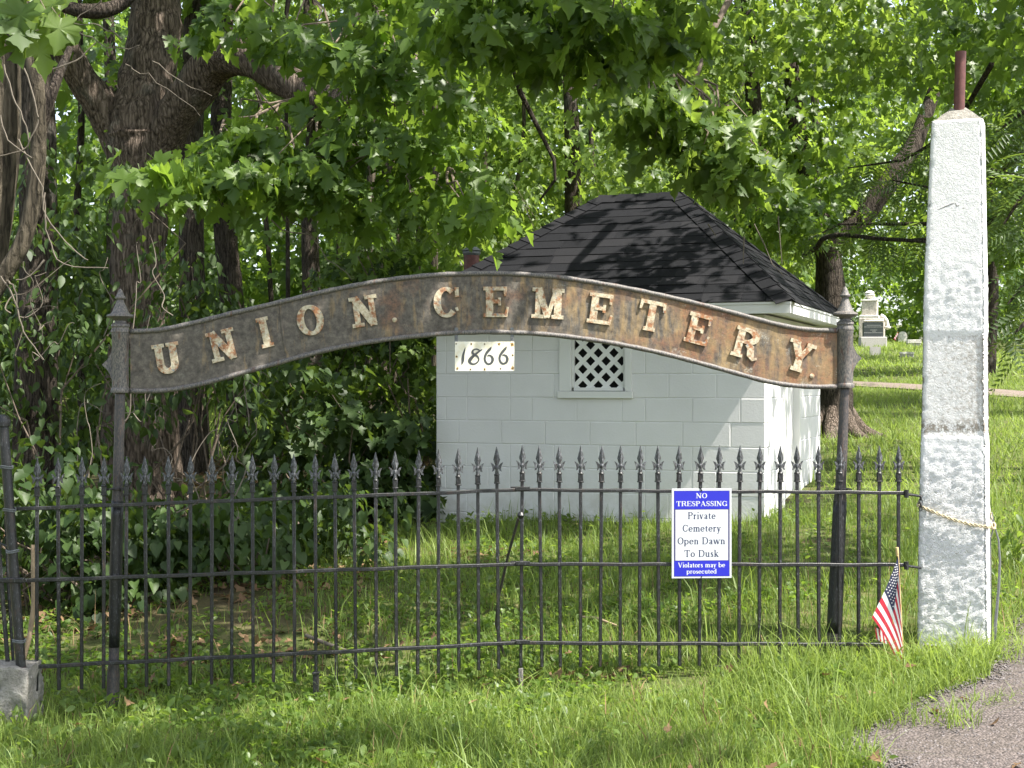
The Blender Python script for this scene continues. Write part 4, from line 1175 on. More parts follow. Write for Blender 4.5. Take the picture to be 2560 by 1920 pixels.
for dirn, dz in ((1, -.032), (-1, -.0385)):
    for k in range(-14, 26):
        w = .019; r2 = math.sqrt(.5); off = k * .0985 + (.03 if dirn > 0 else .055)
        # slat centre line: (x - dirn*y)*r2 = off
        n_ = (r2, -dirn * r2)
        cx = -(IX0 + IX1) / 2; cz = IZ0; t_ = (dirn * r2, r2)
        o_ = (cx + n_[0] * off, cz + n_[1] * off)
        pl = [(o_[0] + t_[0] * a + n_[0] * w * s_, o_[1] + t_[1] * a + n_[1] * w * s_) for a, s_ in ((-2, -1), (2, -1), (2, 1), (-2, 1))]
        for a, bb, c in ((1, 0, -IX0), (-1, 0, IX1), (0, -1, -IZ0), (0, 1, WZ1)): pl = clip(pl, a, bb, c) if pl else pl
        if len(pl) >= 3:
            ar = sum(pl[i][0] * pl[(i + 1) % len(pl)][1] - pl[(i + 1) % len(pl)][0] * pl[i][1] for i in range(len(pl)))
            if abs(ar) < 2e-4: continue
            if ar < 0: pl = pl[::-1]
            q = MB(); q.prism(pl, fwin, dz, dz + .006); q.build('slat', M['lattice'], win)
# door on the side
b = MB(); b.box(rp_((DX0 + DX1) / 2, (.2 + DZ1) / 2, .075), sv * ((DX1 - DX0) / 2 - .06), su * .02, UP * (DZ1 - .2) / 2, .003); door = b.build('door', M['trim'], shed)
for a, c_ in ((DX0 + .03, 0), (DX1 - .03, 0)):
    q = MB(); q.box(rp_(a, (.16 + DZ1) / 2, .05), sv * .03, su * .06, UP * (DZ1 - .16) / 2, .003); q.build('jamb', M['trim'], door)
q = MB(); q.box(rp_((DX0 + DX1) / 2, DZ1 - .03, .05), sv * ((DX1 - DX0) / 2 - .061), su * .055, UP * .03, .003); q.build('header', M['trim'], door)
# roof
OV_ = .25; ZE, ZS = 2.115, 2.018
E0 = SC - su * OV_ - sv * OV_; RW = SW + 2 * OV_
def ep(a, c_, z): p = E0 + su * a + sv * c_; p.z = z; return p            # plan coordinates of the eaves square
AP0, AP1, ZR = (RW / 2 - .40, RW / 2), (RW / 2 + .40, RW / 2), 3.245
cor = [ep(0, 0, ZE), ep(RW, 0, ZE), ep(RW, RW, ZE), ep(0, RW, ZE)]
r0, r1 = ep(*AP0, ZR), ep(*AP1, ZR)
b = MB(); pts = cor + [r0, r1] + [p - Vector((0, 0, .02)) for p in cor]
b.faces(pts, [(1, 0, 4, 5), (0, 3, 4), (3, 2, 5, 4), (2, 1, 5), (0, 1, 7, 6), (1, 2, 8, 7), (2, 3, 9, 8), (3, 0, 6, 9), (6, 7, 8, 9)])
roof = b.build('roof', M['shingle'], shed)
SH = {}
def shingle(name, p4, nrm, lift0, lift1):
    """tab from lower edge p0,p1 to upper edge p2,p3"""
    q = MB(); n_ = nrm
    top_ = [p4[0] + n_ * lift0, p4[1] + n_ * lift0, p4[2] + n_ * lift1, p4[3] + n_ * lift1]
    low = [p4[0] + n_ * .0008, p4[1] + n_ * .0008, p4[2] + n_ * .0004, p4[3] + n_ * .0004]
    q.faces(top_ + low, [(0, 1, 2, 3), (0, 4, 5, 1), (1, 5, 6, 2), (3, 7, 4, 0)])
    return q.build(name, M['shingle'], roof)
def slope(a0, a1, b0, b1, visible=True):
    """eave from a0 to a1 (as seen from outside, going right), ridge end b0 over a0, b1 over a1"""
    ex = (a1 - a0).normalized(); Lx = (a1 - a0).length
    m0 = (b0 - a0); x0 = m0.dot(ex); upv = m0 - ex * x0; Ls = upv.length; upv.normalize(); nr = ex.cross(upv).normalized()
    x1 = (b1 - a0).dot(ex); N_ = int(round(Ls / .143)); h = Ls / N_
    for r in range(N_):
        s0, s1 = r * h, (r + 1) * h
        l0, l1 = x0 * s0 / Ls, x0 * s1 / Ls; q0, q1 = Lx + (x1 - Lx) * s0 / Ls, Lx + (x1 - Lx) * s1 / Ls
        x = l0 - random.uniform(0, .25)
        while x < q0 - .02:
            w = random.choice((.26, .33, .33, .42, .2)); e = x + w
            A0, A1 = max(x, l0), min(e, q0); B0, B1 = max(x, l1), min(e, q1)
            if A1 - A0 > .02:
                if B1 < B0: B0 = B1 = min(max((B0 + B1) / 2, min(l1, q1)), max(l1, q1))
                pp = lambda xx, ss: a0 + ex * xx + upv * ss
                over = .012 if r < N_ - 1 else 0
                lf = random.choice((.006, .0065, .010))
                shingle('shingle', [pp(A0 + .0015, s0 - (.012 if r == 0 else 0)), pp(A1 - .0015, s0 - (.012 if r == 0 else 0)), pp(B1, s1 + over * .9), pp(B0, s1 + over * .9)], nr, lf, .0015)
            x = e
    return nr
nF = slope(ep(RW, 0, ZE), ep(0, 0, ZE), r1, r0)
nR = slope(ep(0, 0, ZE), ep(0, RW, ZE), r0, r0)
def caps(a, b_, n1, n2, name, wd=.125, step=.15):
    d = b_ - a; L = d.length; d.normalize(); k = int(L / step)
    s1 = (d.cross(n1)).normalized(); s2 = (d.cross(n2)).normalized()
    m_ = (n1 + n2).normalized()
    if s1.dot(n2) > 0: s1 = -s1
    if s2.dot(n1) > 0: s2 = -s2
    for i in range(k + 1):
        p0 = a + d * (i * L / (k + 1) - .01); p1 = a + d * ((i + 1) * L / (k + 1) + .02)
        q = MB(); l0, l1 = .018, .0095
        P0 = [p0 + s1 * wd + n1 * l0, p0 + m_ * l0 * 1.25, p0 + s2 * wd + n2 * l0]; P1 = [p1 + s1 * wd + n1 * l1, p1 + m_ * l1 * 1.25, p1 + s2 * wd + n2 * l1]
        Q0 = [p - m_ * .006 for p in P0]
        q.faces(P0 + P1 + Q0, [(0, 1, 4, 3), (1, 2, 5, 4), (0, 6, 7, 1), (1, 7, 8, 2), (0, 3, 6), (2, 8, 5)]); q.build(name, M['shingle'], roof)
nB = (r0 - r1).cross(ep(RW, RW, ZE) - r1).normalized(); nB = nB if nB.z > 0 else -nB
nL = (ep(RW, 0, ZE) - r1).cross(ep(RW, RW, ZE) - r1).normalized(); nL = nL if nL.z > 0 else -nL
caps(ep(0, 0, ZE), r0, nF, nR, 'hip_cap'); caps(ep(RW, 0, ZE), r1, nF, nL, 'hip_cap'); caps(ep(0, RW, ZE), r0, nR, nB, 'hip_cap')
caps(r1, r0, nF, nB, 'ridge_cap', .14, .2)
# fascia and soffit
def fas(a, b_, n_):
    d = (b_ - a); L = d.length; d.normalize(); c = (a + b_) / 2
    q = MB(); c1 = c - n_ * .012; c1.z = 2.052; q.box(c1, d * (L / 2 - .0), n_ * .010, UP * .036, .002)
    c2 = c - n_ * .006; c2.z = 2.100; q.box(c2, d * (L / 2 + .004), n_ * .012, UP * .0115, .002)
    q.build('fascia', M['trim'], shed)
fas(ep(.0, 0, 0), ep(RW, 0, 0), -sv); fas(ep(0, .026, 0), ep(0, RW, 0), -su); fas(ep(RW, .026, 0), ep(RW, RW, 0), su); fas(ep(.03, RW, 0), ep(RW - .03, RW, 0), sv)
b = MB(); b.box(ep(RW / 2, RW / 2, 2.042), su * (RW / 2 - .03), sv * (RW / 2 - .03), UP * .006); b.build('soffit', M['trim'], shed)

# red flue standing behind the shed
Yq = 15.6; q = P(1179, 960, Yq); q.z = gz(q.x, q.y)
flue = root('flue_pipe', 'dark red flue pipe with a rain cap standing behind the black shed roof', 'pipe', q)
zt_ = zpx(634, Yq); b = MB(); b.lathe(q, [(.085, -.1), (.085, zt_ - q.z)], 18); b.build('pipe', M['pipe'], flue, True)
b = MB(); b.lathe((q.x, q.y, zt_), [(.088, -.02), (.100, .0), (.096, .02), (.112, .03), (.06, .07), (.01, .085)], 18); b.build('rain_cap', M['strap'], flue, True)

# ------------------------------------------------------------------ gate post, its footing and neighbours
Yg = 6.88; og = P(40, 1690, Yg); og.z = gz(og.x, og.y)
post = root('gate_post', 'black chipped iron gate post bound with wire, set in a broken concrete block', 'gate post', og)
b = MB(); A = P(8, 1050, Yg); B = P(54, 1690, Yg - .02); q = [A + (B - A) * t for t in np.linspace(0, 1, 30)]
b.tube(q, [.0235 + .0022 * mnoise.noise(Vector((0, 0, i * .9))) for i in range(30)], 14); b.build('shaft', M['iron'], post, 'all')
b = MB(); b.lathe(A, [(.025, -.035), (.033, -.03), (.036, -.004), (.030, .014), (.018, .024), (.003, .028)], 16); b.build('cap', M['iron'], post, True)
for y in (1168, 1275, 1378, 1602):
    t = (y - 1050) / 640.0; c = A + (B - A) * t; b = MB()
    for dz in (-.004, .004):
        b.tube([c + Vector((.029 * math.cos(a), .029 * math.sin(a), dz + .003 * math.sin(a * 2 + y))) for a in np.linspace(0, 6.3, 16)], .0035, 5)
    b.build('wire_binding', M['strap'], post, True)
b = MB(); c = A + (B - A) * ((1450 - 1050) / 640.0)
b.box(c + Vector((-.02, -.018, 0)), (.075, 0, 0), (0, .012, 0), (0, 0, .012), .004); b.build('rail_strap', M['iron'], post)
b = MB(); c = P(52, 1685, Yg - .02); b.lathe(c + Vector((0, 0, -.05)), [(.018, 0), (.028, .012), (.026, .03), (.030, .06), (.024, .085)], 10); b.build('socket', M['pipe'], post, True)
Yb = 6.86; ob_ = P(30, 1740, Yb); ob_.z = gz(ob_.x, ob_.y)
pts = []; fs = []
def blob_block(c, hx, hy, hz, amp, n_=12, seed=0):
    """rough concrete block"""
    mb = MB(); vs_ = {}; V_ = []
    def vid(i, j, k):
        if (i, j, k) not in vs_:
            p = Vector((i / n_ * 2 - 1, j / n_ * 2 - 1, k / n_ * 2 - 1))
            q = Vector((p.x * hx, p.y * hy, p.z * hz)) * (1 - .05 * max(0, p.length - 1.2))
            d = mnoise.fractal((q + Vector((seed, 0, 0))) * 16, .9, 2.2, 4) * amp
            hole = max(0, mnoise.noise((q + Vector((seed, 3, 0))) * 11) - .28) * amp * 5
            vs_[(i, j, k)] = len(V_); V_.append(c + q * (1 + (d - hole) / max(hx, hz)))
        return vs_[(i, j, k)]
    F_ = []
    for i in range(n_):
        for j in range(n_):
            for k_, fl in ((0, True), (n_, False)):
                for ax in range(3):
                    def g(a, bb): return vid(*((k_, a, bb) if ax == 0 else (bb, k_, a) if ax == 1 else (a, bb, k_)))
                    f = (g(i, j), g(i + 1, j), g(i + 1, j + 1), g(i, j + 1)); F_.append(f[::-1] if fl else f)
    mb.faces(V_, F_); return mb
cb = P(30, 1745, Yb + .05)
mb = blob_block(cb, .112, .12, .165, .014, 22)
fo = mb.build('concrete_footing', M['concrete'], None, True, ob_); fo.location = ob_
tag(fo, 'crumbling grey concrete block under the iron gate post', 'footing')
og2 = P(6, 1660, 6.95); og2.z = gz(og2.x, og2.y)
b = MB(); b.tube([P(-8, 1290, 6.98), P(2, 1440, 6.97), P(20, 1665, 6.95)], .011, 8); b.tube([P(14, 1290, 7.0), P(22, 1480, 6.98), P(34, 1668, 6.96)], .008, 8)
b.tube([P(-20, 1350, 6.95), P(40, 1376, 6.9)], .005, 6)
gb = b.build('leaning_bar', M['iron'], None, True, og2); gb.location = og2; tag(gb, 'bent black gate bars leaning behind the iron gate post', 'gate bars')

def stick(pts, r, label, mat='stick', seg=8):
    b = MB(); k = len(pts); q = []
    pts = [Vector(p) for p in pts]
    for i in range(k - 1):
        for t in np.linspace(0, 1, 6, endpoint=False): q.append(pts[i].lerp(pts[i + 1], t))
    q.append(pts[-1]); rr = [np.interp(i / (len(q) - 1), np.linspace(0, 1, len(r)), r) * random.uniform(.92, 1.08) for i in range(len(q))]
    b.tube(q, rr, seg); o = b.build('stick', M[mat], None, 'all', pts[0]); o.location = pts[0]; return tag(o, label, 'stick')
stick([P(60, 1648, 7.02), P(74, 1590, 7.03), P(84, 1520, 7.05), P(83, 1440, 7.07), P(82, 1362, 7.08)], [.011, .0125, .012, .0105, .010], 'bare tan stick leaning upright beside the iron gate post')
g0, g1, g2 = ground_hit(765, 1622), ground_hit(820, 1640), ground_hit(895, 1655)
stick([g0 + Vector((0, 0, .07)), g1 + Vector((0, 0, .055)), g2 + Vector((0, 0, .03))], [.013, .012, .007], 'pale broken stick lying in the sunlit grass behind the fence', 'twig_pale')
g0, g1 = ground_hit(1450, 1575), ground_hit(1545, 1590)
stick([g0 + Vector((0, 0, .07)), g0.lerp(g1, .4) + Vector((0, 0, .08)), g1 + Vector((0, 0, .05))], [.008, .009, .006], 'short brown stick lying in the shaded grass in front of the shed', 'stick')

# ------------------------------------------------------------------ gravestones on the rise
def gpx(x, y): return 2120 + x / 5.927, 720 + y / 5.927
def stone_at(x, yb):
    px, py = gpx(x, yb); h_ = ground_hit(px, py); return h_
def rel(o, x, y): px, py = gpx(x, y); return P(px, py, o.y)
def slab(name, label, cat, x0, x1, y0, y1, mat, depth, rot=.25, tops=None, grp=None):
    o = stone_at((x0 + x1) / 2, y1); w = (x1 - x0) / 5.927 / F * o.y; h = (y1 - y0) / 5.927 / F * o.y
    return o, w, h
# white monument
o = stone_at(330, 868); o = o + Vector((0, 3.0, 0)); o.z = gz(o.x, o.y)
k = o.y / F / 5.927
mon = root('monument', 'tall white marble monument topped with a draped urn on the grassy rise', 'gravestone', o)
c0 = rel(o, 322, 420); 
def mbx(name, x0, x1, y0, y1, dp_, mat, par, rz=.32, bev=.02):
    c = rel(o, (x0 + x1) / 2, (y0 + y1) / 2); q = MB(); w = (x1 - x0) * k / 2 * .93; h = (y1 - y0) * k / 2
    q.box(c, Vector((math.cos(rz), -math.sin(rz), 0)) * w, Vector((math.sin(rz), math.cos(rz), 0)) * dp_, UP * h, bev); return q.build(name, mat, par)
mbx('die', 205, 445, 195, 408, .30, M['stone_beige'], mon); mbx('plinth', 168, 470, 408, 455, .40, M['marble'], mon); mbx('cornice', 196, 452, 178, 200, .33, M['marble'], mon)
mbx('base', 165, 545, 455, 880, .46, M['stone_beige'], mon)
b = MB(); c = rel(o, 322, 190); b.lathe(c, [(.10, -.01), (.16, .0), (.16, .05), (.10, .08), (.17, .16), (.21, .24), (.17, .30), (.20, .33), (.12, .40), (.05, .43)], 18)
b.build('urn', M['marble'], mon, True)
b = MB(); b.tube([rel(o, x, y) + Vector((0, -.35, 0)) for x, y in ((450, 412), (500, 440), (535, 490), (550, 545), (552, 585))], .085, 10); b.lathe(rel(o, 552, 590) + Vector((0, -.35, 0)), [(.02, -.1), (.14, -.03), (.14, .03), (.02, .09)], 12); b.build('scroll', M['marble'], mon, True)
o = stone_at(365, 872); k = o.y / F / 5.927
gr = root('headstone', 'dark grey granite headstone on a pale pinkish base', 'gravestone', o)
mbx('base', 160, 568, 728, 900, .34, M['granite_pale'], gr, .1); d_ = mbx('die', 213, 524, 512, 728, .16, M['granite'], gr, .1, .012); mbx('top', 215, 535, 472, 512, .17, M['stone_beige'], gr, .1, .05)
b = MB(); c = rel(o, 367, 620); fg = frame(c + Vector((0, -.166, 0)) , (1, -.1, 0), (-.1, -1, 0))
for y_, x0, x1 in ((555, 265, 470), (580, 228, 505), (625, 318, 412), (643, 345, 388), (665, 228, 490)):
    x = x0
    while x < x1:
        w = random.uniform(8, 17); X0, X1 = (x - 367) * k, (x + w - 367) * k; Z0 = -(y_ - 620) * k
        b.faces([fg @ Vector((X0, Z0 - 4 * k, .004)), fg @ Vector((X1, Z0 - 4 * k, .004)), fg @ Vector((X1, Z0 + 4 * k, .004)), fg @ Vector((X0, Z0 + 4 * k, .004))], [(0, 1, 2, 3)]); x += w + 5
b.build('inscription', M['engraving'], gr)
def round_stone(name, label, x0, x1, y0, y1, mat, round_, dpth=.09, rz=.1):
    global o, k
    o = stone_at((x0 + x1) / 2, y1); k = o.y / F / 5.927
    w = (x1 - x0) * k / 2; h = (y1 - y0) * k; pl = [(-w, -.15), (w, -.15)]
    if round_: pl += [(w * math.cos(t), h - w * round_ + w * round_ * math.sin(t)) for t in np.linspace(0, math.pi, 15)]
    else: pl += [(w, h), (-w, h)]
    fr = frame(rel(o, (x0 + x1) / 2, y1), (math.cos(rz), -math.sin(rz), 0), (-math.sin(rz), -math.cos(rz), 0))
    b = MB(); b.prism(pl, fr, -dpth, dpth); q = b.build(name, M[mat], None, False, o); q.location = o
    return tag(q, label, 'gravestone')
round_stone('headstone', 'low grey headstone with a pale curved top in front of the dark granite one', 325, 478, 868, 1000, 'granite_pale', .18)
round_stone('headstone', 'round topped pale sandstone headstone with a faded flag beside it', 743, 870, 645, 805, 'marble', 1.0)
oflag = o.copy()
def flat(label, x0, x1, y0, y1, yb, rz=.15, dep=.5):
    global o, k
    o = stone_at((x0 + x1) / 2, yb); k = o.y / F / 5.927
    t = root('flat_gravestone', label, 'gravestone', o)
    mbx('slab', x0, x1, y0, y1, dep * .5, M['marble'], t, rz, .01); mbx('base', x0 + 8, x1 - 8, y1, yb + 25, dep * .45, M['granite_pale'], t, rz, .01)
flat('white slab grave marker raised on a dark base beside the round topped headstone', 868, 1080, 768, 820, 868)
flat('low tilted white slab marker lying in the grass nearest the lane', 760, 985, 950, 985, 1015, .28)
flat('tiny white slab marker farthest up the rise near the white pillar', 1045, 1110, 738, 758, 775)
flat('small white capped marker beside the tall marble monument', 108, 216, 522, 552, 640)
flat('little white marker low in the grass beside the iron arch finial', 105, 152, 648, 672, 690)
o = oflag + Vector((-.55, -.1, 0)); o.z = gz(o.x, o.y); k = o.y / F / 5.927
fl2 = root('grave_flag', 'faded little flag on a stick beside the round topped headstone', 'flag', o)
b = MB(); b.tube([rel(o, 705, 815), rel(o, 742, 640)], .012, 6); b.build('stick', M['twig_pale'], fl2)
b = MB(); 
for i in range(7):
    b.mi = (0, 1)[i % 2]; t0, t1 = i / 7, (i + 1) / 7
    a0 = rel(o, 738 - 62 * t0, 650 + 100 * t0) + Vector((0, -.03, 0)); a1 = rel(o, 738 - 62 * t1, 650 + 100 * t1) + Vector((0, -.03, 0))
    e0, e1 = rel(o, 742 - 38 * t0, 700 + 85 * t0), rel(o, 742 - 38 * t1, 700 + 85 * t1); b.poly([a0, a1, e1, e0])
b.build('cloth', [M['flag_red'], M['flag_white']], fl2)

# ------------------------------------------------------------------ leaves
def mirror(half):
    """closed outline from the right half (base first, tip last)"""
    return half + [(-x, y) for x, y in half[::-1] if x != 0]
MAPLE_HI = mirror([(0, 0), (.10, -.06), (.26, -.12), (.30, -.03), (.46, .0), (.40, .10), (.34, .16), (.50, .24), (.66, .36), (.55, .40), (.58, .52), (.42, .50), (.30, .46), (.22, .44), (.24, .58), (.38, .70), (.25, .74), (.20, .84), (.10, .88), (0, 1.08)])
MAPLE_MID = mirror([(0, 0), (.26, -.12), (.32, .12), (.66, .38), (.40, .48), (.22, .44), (.32, .72), (.14, .84), (0, 1.06)])
MAPLE_LO = mirror([(0, -.02), (.40, .02), (.62, .42), (.22, .48), (.24, .76), (0, 1.05)])
HEART = mirror([(0, .06), (.20, -.06), (.42, .06), (.46, .30), (.30, .62), (0, 1.0)])
OVAL = mirror([(0, 0), (.20, .18), (.24, .45), (.14, .76), (0, 1.0)])
DIAM = [(0, 0), (.42, .40), (0, 1.0), (-.42, .40)]
def template(outline, cx=(0, .34), cup=.22, droop=.28, stalk=False):
    o = np.array([cx] + list(outline), float)
    z = cup * np.abs(o[:, 0]) - droop * np.clip(o[:, 1], 0, 2) ** 2 * .6 + .03 * np.sin(o[:, 0] * 11 + o[:, 1] * 7)
    v = np.column_stack([o, z]); n = len(outline)
    f = np.array([(0, 1 + k, 1 + (k + 1) % n) for k in range(n)][::-1])[:, ::-1]
    if stalk: v = np.vstack([v, [(.012, .02, 0), (-.012, .02, 0), (.03, -.30, .10), (.01, -.32, .10)]]); f = np.vstack([f, [(n + 1, n + 2, n + 3), (n + 2, n + 4, n + 3)]])
    return v, f
TPL = {'hi': template(MAPLE_HI, cup=.26, droop=.36, stalk=True), 'mid': template(MAPLE_MID), 'lo': template(MAPLE_LO), 'heart': template(HEART, (0, .3), .25, .25), 'oval': template(OVAL, (0, .45), .3, .3)}
dv = np.array([(0, 0, 0), (.42, .42, .10), (0, 1.0, -.16), (-.42, .42, .10)]); TPL['diam'] = (dv, np.array([(0, 1, 2), (0, 2, 3)]))
def compound():
    """walnut-like pinnate leaf, unit length"""
    V, Fc = [], []
    def leaflet(p, ang, L):
        i = len(V); c, s = math.cos(ang), math.sin(ang)
        for x, y, z in ((0, 0, 0), (.15, .38, .02), (0, 1, -.22), (-.15, .38, .02)): V.append((p[0] + L * (x * c + y * s), p[1] + L * (-x * s + y * c), p[2] + L * z))
        Fc.extend([(i, i + 1, i + 2), (i, i + 2, i + 3)])
    for k in range(8):
        y = .14 + k * .108; z = -.22 * y * y; L = .25 * (1 - .45 * abs(k - 3) / 5)
        leaflet((.004, y, z), R(62), L); leaflet((-.004, y + .02, z), R(-62), L)
    leaflet((0, .99, -.22), 0, .18)
    i = len(V); V.extend([(.008, 0, 0), (-.008, 0, 0), (0, 1.0, -.22)]); Fc.append((i, i + 1, i + 2))
    return np.array(V), np.array(Fc)
TPL['pinnate'] = compound()

class Leaves:
    def __init__(s): s.p = []; s.t = []; s.n = []; s.s = []; s.c = []
    def add(s, p, tip, nrm, size, tint):
        s.p.append(np.asarray(p, float)); s.t.append(np.asarray(tip, float)); s.n.append(np.asarray(nrm, float)); s.s.append(np.asarray(size, float)); s.c.append(np.asarray(tint, float))
    def cat(s):
        return [np.concatenate(a) for a in (s.p, s.t, s.n, s.s, s.c)]
    @staticmethod
    def frames(t, n):
        y = t / (np.linalg.norm(t, axis=1, keepdims=True) + 1e-9)
        x = np.cross(y, n); x /= (np.linalg.norm(x, axis=1, keepdims=True) + 1e-9); z = np.cross(x, y)
        return np.stack([x, y, z], -1)                # columns
    def count(s): return sum(len(a) for a in s.p)
    def build(s, name, tpl, mat, parent, kind='stuff', sel=None):
        p, t, n, sz, c = s.cat()
        if sel is not None: p, t, n, sz, c = (a[sel] for a in (p, t, n, sz, c))
        if len(p) == 0: return None
        v, f = TPL[tpl]; m = len(v); N_ = len(p)
        Fm = s.frames(t, n); zj = rng.uniform(.3, 1.9, N_)
        vv = np.broadcast_to(v, (N_, m, 3)).copy(); vv[..., 2] *= zj[:, None]
        w = np.einsum('nij,nmj->nmi', Fm, vv) * sz[:, None, None] + p[:, None]
        w -= np.array(org(parent))
        fc = (f[None] + (np.arange(N_) * m)[:, None, None]).reshape(-1, 3)
        ob = link(name, raw_mesh(name, w.reshape(-1, 3), fc, M[mat], False, np.repeat(np.clip(c, 0, 1), m)), parent, org(parent))
        if kind: ob['kind'] = kind
        return ob
    def singles(s, name, tpl, mat, parent, sel):
        p, t, n, sz, c = (a[sel] for a in s.cat()); Fm = s.frames(t, n); key = (tpl, mat)
        if key not in SINGLE:
            L = []
            for i in range(8):
                v, f = TPL[tpl]; v = v.copy(); v[:, 2] *= (.3 + .25 * i); v[:, 0] *= 1 + .06 * math.sin(i * 2.1)
                L.append(raw_mesh('leaf', v, f, M[mat], False, np.full(len(v), (i * 3 % 8) / 7.0)))
            SINGLE[key] = L
        o = org(parent)
        for i in range(len(p)):
            ob = bpy.data.objects.new(name, SINGLE[key][int(rng.integers(8))]); COL.objects.link(ob); ob.parent = parent
            mt = Matrix([list(r) for r in Fm[i]]).to_4x4()
            ob.matrix_local = Matrix.Translation(Vector(p[i]) - o) @ mt @ Matrix.Scale(sz[i], 4)
SINGLE = {}
def unit(n): v = rng.normal(0, 1, (n, 3)); return v / np.linalg.norm(v, axis=1, keepdims=True)
def sprays(L, C, Rr, per, size, tint=.5, flat=.28, droop=.5, hang=.8, svar=.38):
    """leaf sprays: layered drooping fans of foliage round the centres C"""
    C = np.asarray(C, float); K = len(C); per = int(per)
    Rr = np.broadcast_to(Rr, (K,))
    ang = rng.uniform(0, 2 * np.pi, (K, per)); r = np.sqrt(rng.uniform(0, 1, (K, per)))
    tilt = rng.normal(0, .25, (K, 2, 1))
    dx, dy = r * np.cos(ang), r * np.sin(ang)
    dz = -droop * r ** 2 + rng.normal(0, flat * .5, (K, per)) + tilt[:, 0] * dx + tilt[:, 1] * dy
    p = C[:, None] + np.stack([dx, dy, dz], -1) * Rr[:, None, None]
    rad = np.stack([np.cos(ang), np.sin(ang), np.zeros_like(ang)], -1)
    t = rad * .9 + rng.normal(0, .45, p.shape); t[..., 2] -= hang + rng.uniform(0, .7, (K, per))
    n = rng.normal(0, .42, p.shape) + rad * .55; n[..., 2] += .9
    tc = tint + rng.normal(0, .12, (K, 1)) + rng.normal(0, .22, (K, per))
    sz = size * rng.uniform(1 - svar, 1 + svar, (K, per))
    L.add(p.reshape(-1, 3), t.reshape(-1, 3), n.reshape(-1, 3), sz.ravel(), tc.ravel())
def ellipsoid(n, c, r, shell=.55):
    d = unit(n) * (rng.uniform(shell ** 3, 1, (n, 1)) ** (1 / 3)); return np.asarray(c)[None] + d * np.asarray(r)[None]
def vecs(L): return np.array([tuple(P(*q)) for q in L])

# ------------------------------------------------------------------ trunks and limbs
def bark_tube(mb, pts, rad, seg=18, step=.07, amp=.10, seed=0):
    a = np.array([tuple(p) for p in pts], float); n_ = len(a)
    L = np.concatenate([[0], np.cumsum(np.linalg.norm(np.diff(a, axis=0), axis=1))]); K = max(6, int(L[-1] / step))
    q = np.linspace(0, n_ - 1, K); out = []; rr = []
    for u in q:
        i = min(int(u), n_ - 2); f = u - i; p0, p1, p2, p3 = a[max(i - 1, 0)], a[i], a[i + 1], a[min(i + 2, n_ - 1)]
        out.append(.5 * (2 * p1 + (p2 - p0) * f + (2 * p0 - 5 * p1 + 4 * p2 - p3) * f * f + (3 * p1 - p0 - 3 * p2 + p3) * f ** 3)); rr.append(rad[i] + (rad[i + 1] - rad[i]) * f)
    up = None; V_ = []; Fc = []; N_ = len(out)
    for i in range(N_):
        d = Vector(out[min(i + 1, N_ - 1)] - out[max(i - 1, 0)]).normalized()
        if up is None: up = Vector((0, 1, 0)) if abs(d.y) < .9 else Vector((1, 0, 0))
        x = (up - d * up.dot(d)).normalized(); y = d.cross(x); up = x; c = Vector(out[i])
        for k in range(seg):
            t = 2 * math.pi * k / seg; dirv = math.cos(t) * x + math.sin(t) * y
            s_ = Vector((math.cos(t) * 2.6 + seed, math.sin(t) * 2.6, i * step * 1.6))
            s2 = Vector((math.cos(t) * 7 + seed, math.sin(t) * 7, i * step * 3.2))
            m_ = 1 + amp * (mnoise.noise(s_) * 1.1 + .7 * (abs(mnoise.noise(s2)) * 2 - .6))
            V_.append(c + dirv * rr[i] * m_)
    for i in range(N_ - 1):
        for k in range(seg):
            k2 = (k + 1) % seg; Fc.append((i * seg + k, i * seg + k2, (i + 1) * seg + k2, (i + 1) * seg + k))
    Fc.append(tuple((N_ - 1) * seg + k for k in range(seg))); mb.faces(V_, Fc)
def wig(a, b_, n_=5, amp=.05):
    a, b_ = Vector(a), Vector(b_); d = (b_ - a).length
    return [a.lerp(b_, i / n_) + Vector(rng.normal(0, amp * d * (0 if i in (0,) else 1), 3)) for i in range(n_ + 1)]

def anchors_to_twigs(mb, C, start, r0=.012):
    for c in C:
        b_ = wig(start, c, 4, .05); mb.tube(b_, np.linspace(r0, .004, len(b_)), 5)

def cat4(q, i, u):
    p0, p1, p2, p3 = q[max(i - 1, 0)], q[i], q[i + 1], q[min(i + 2, len(q) - 1)]
    return .5 * (2 * p1 + (p2 - p0) * u + (2 * p0 - 5 * p1 + 4 * p2 - p3) * u * u + (3 * p1 - p0 - 3 * p2 + p3) * u ** 3)
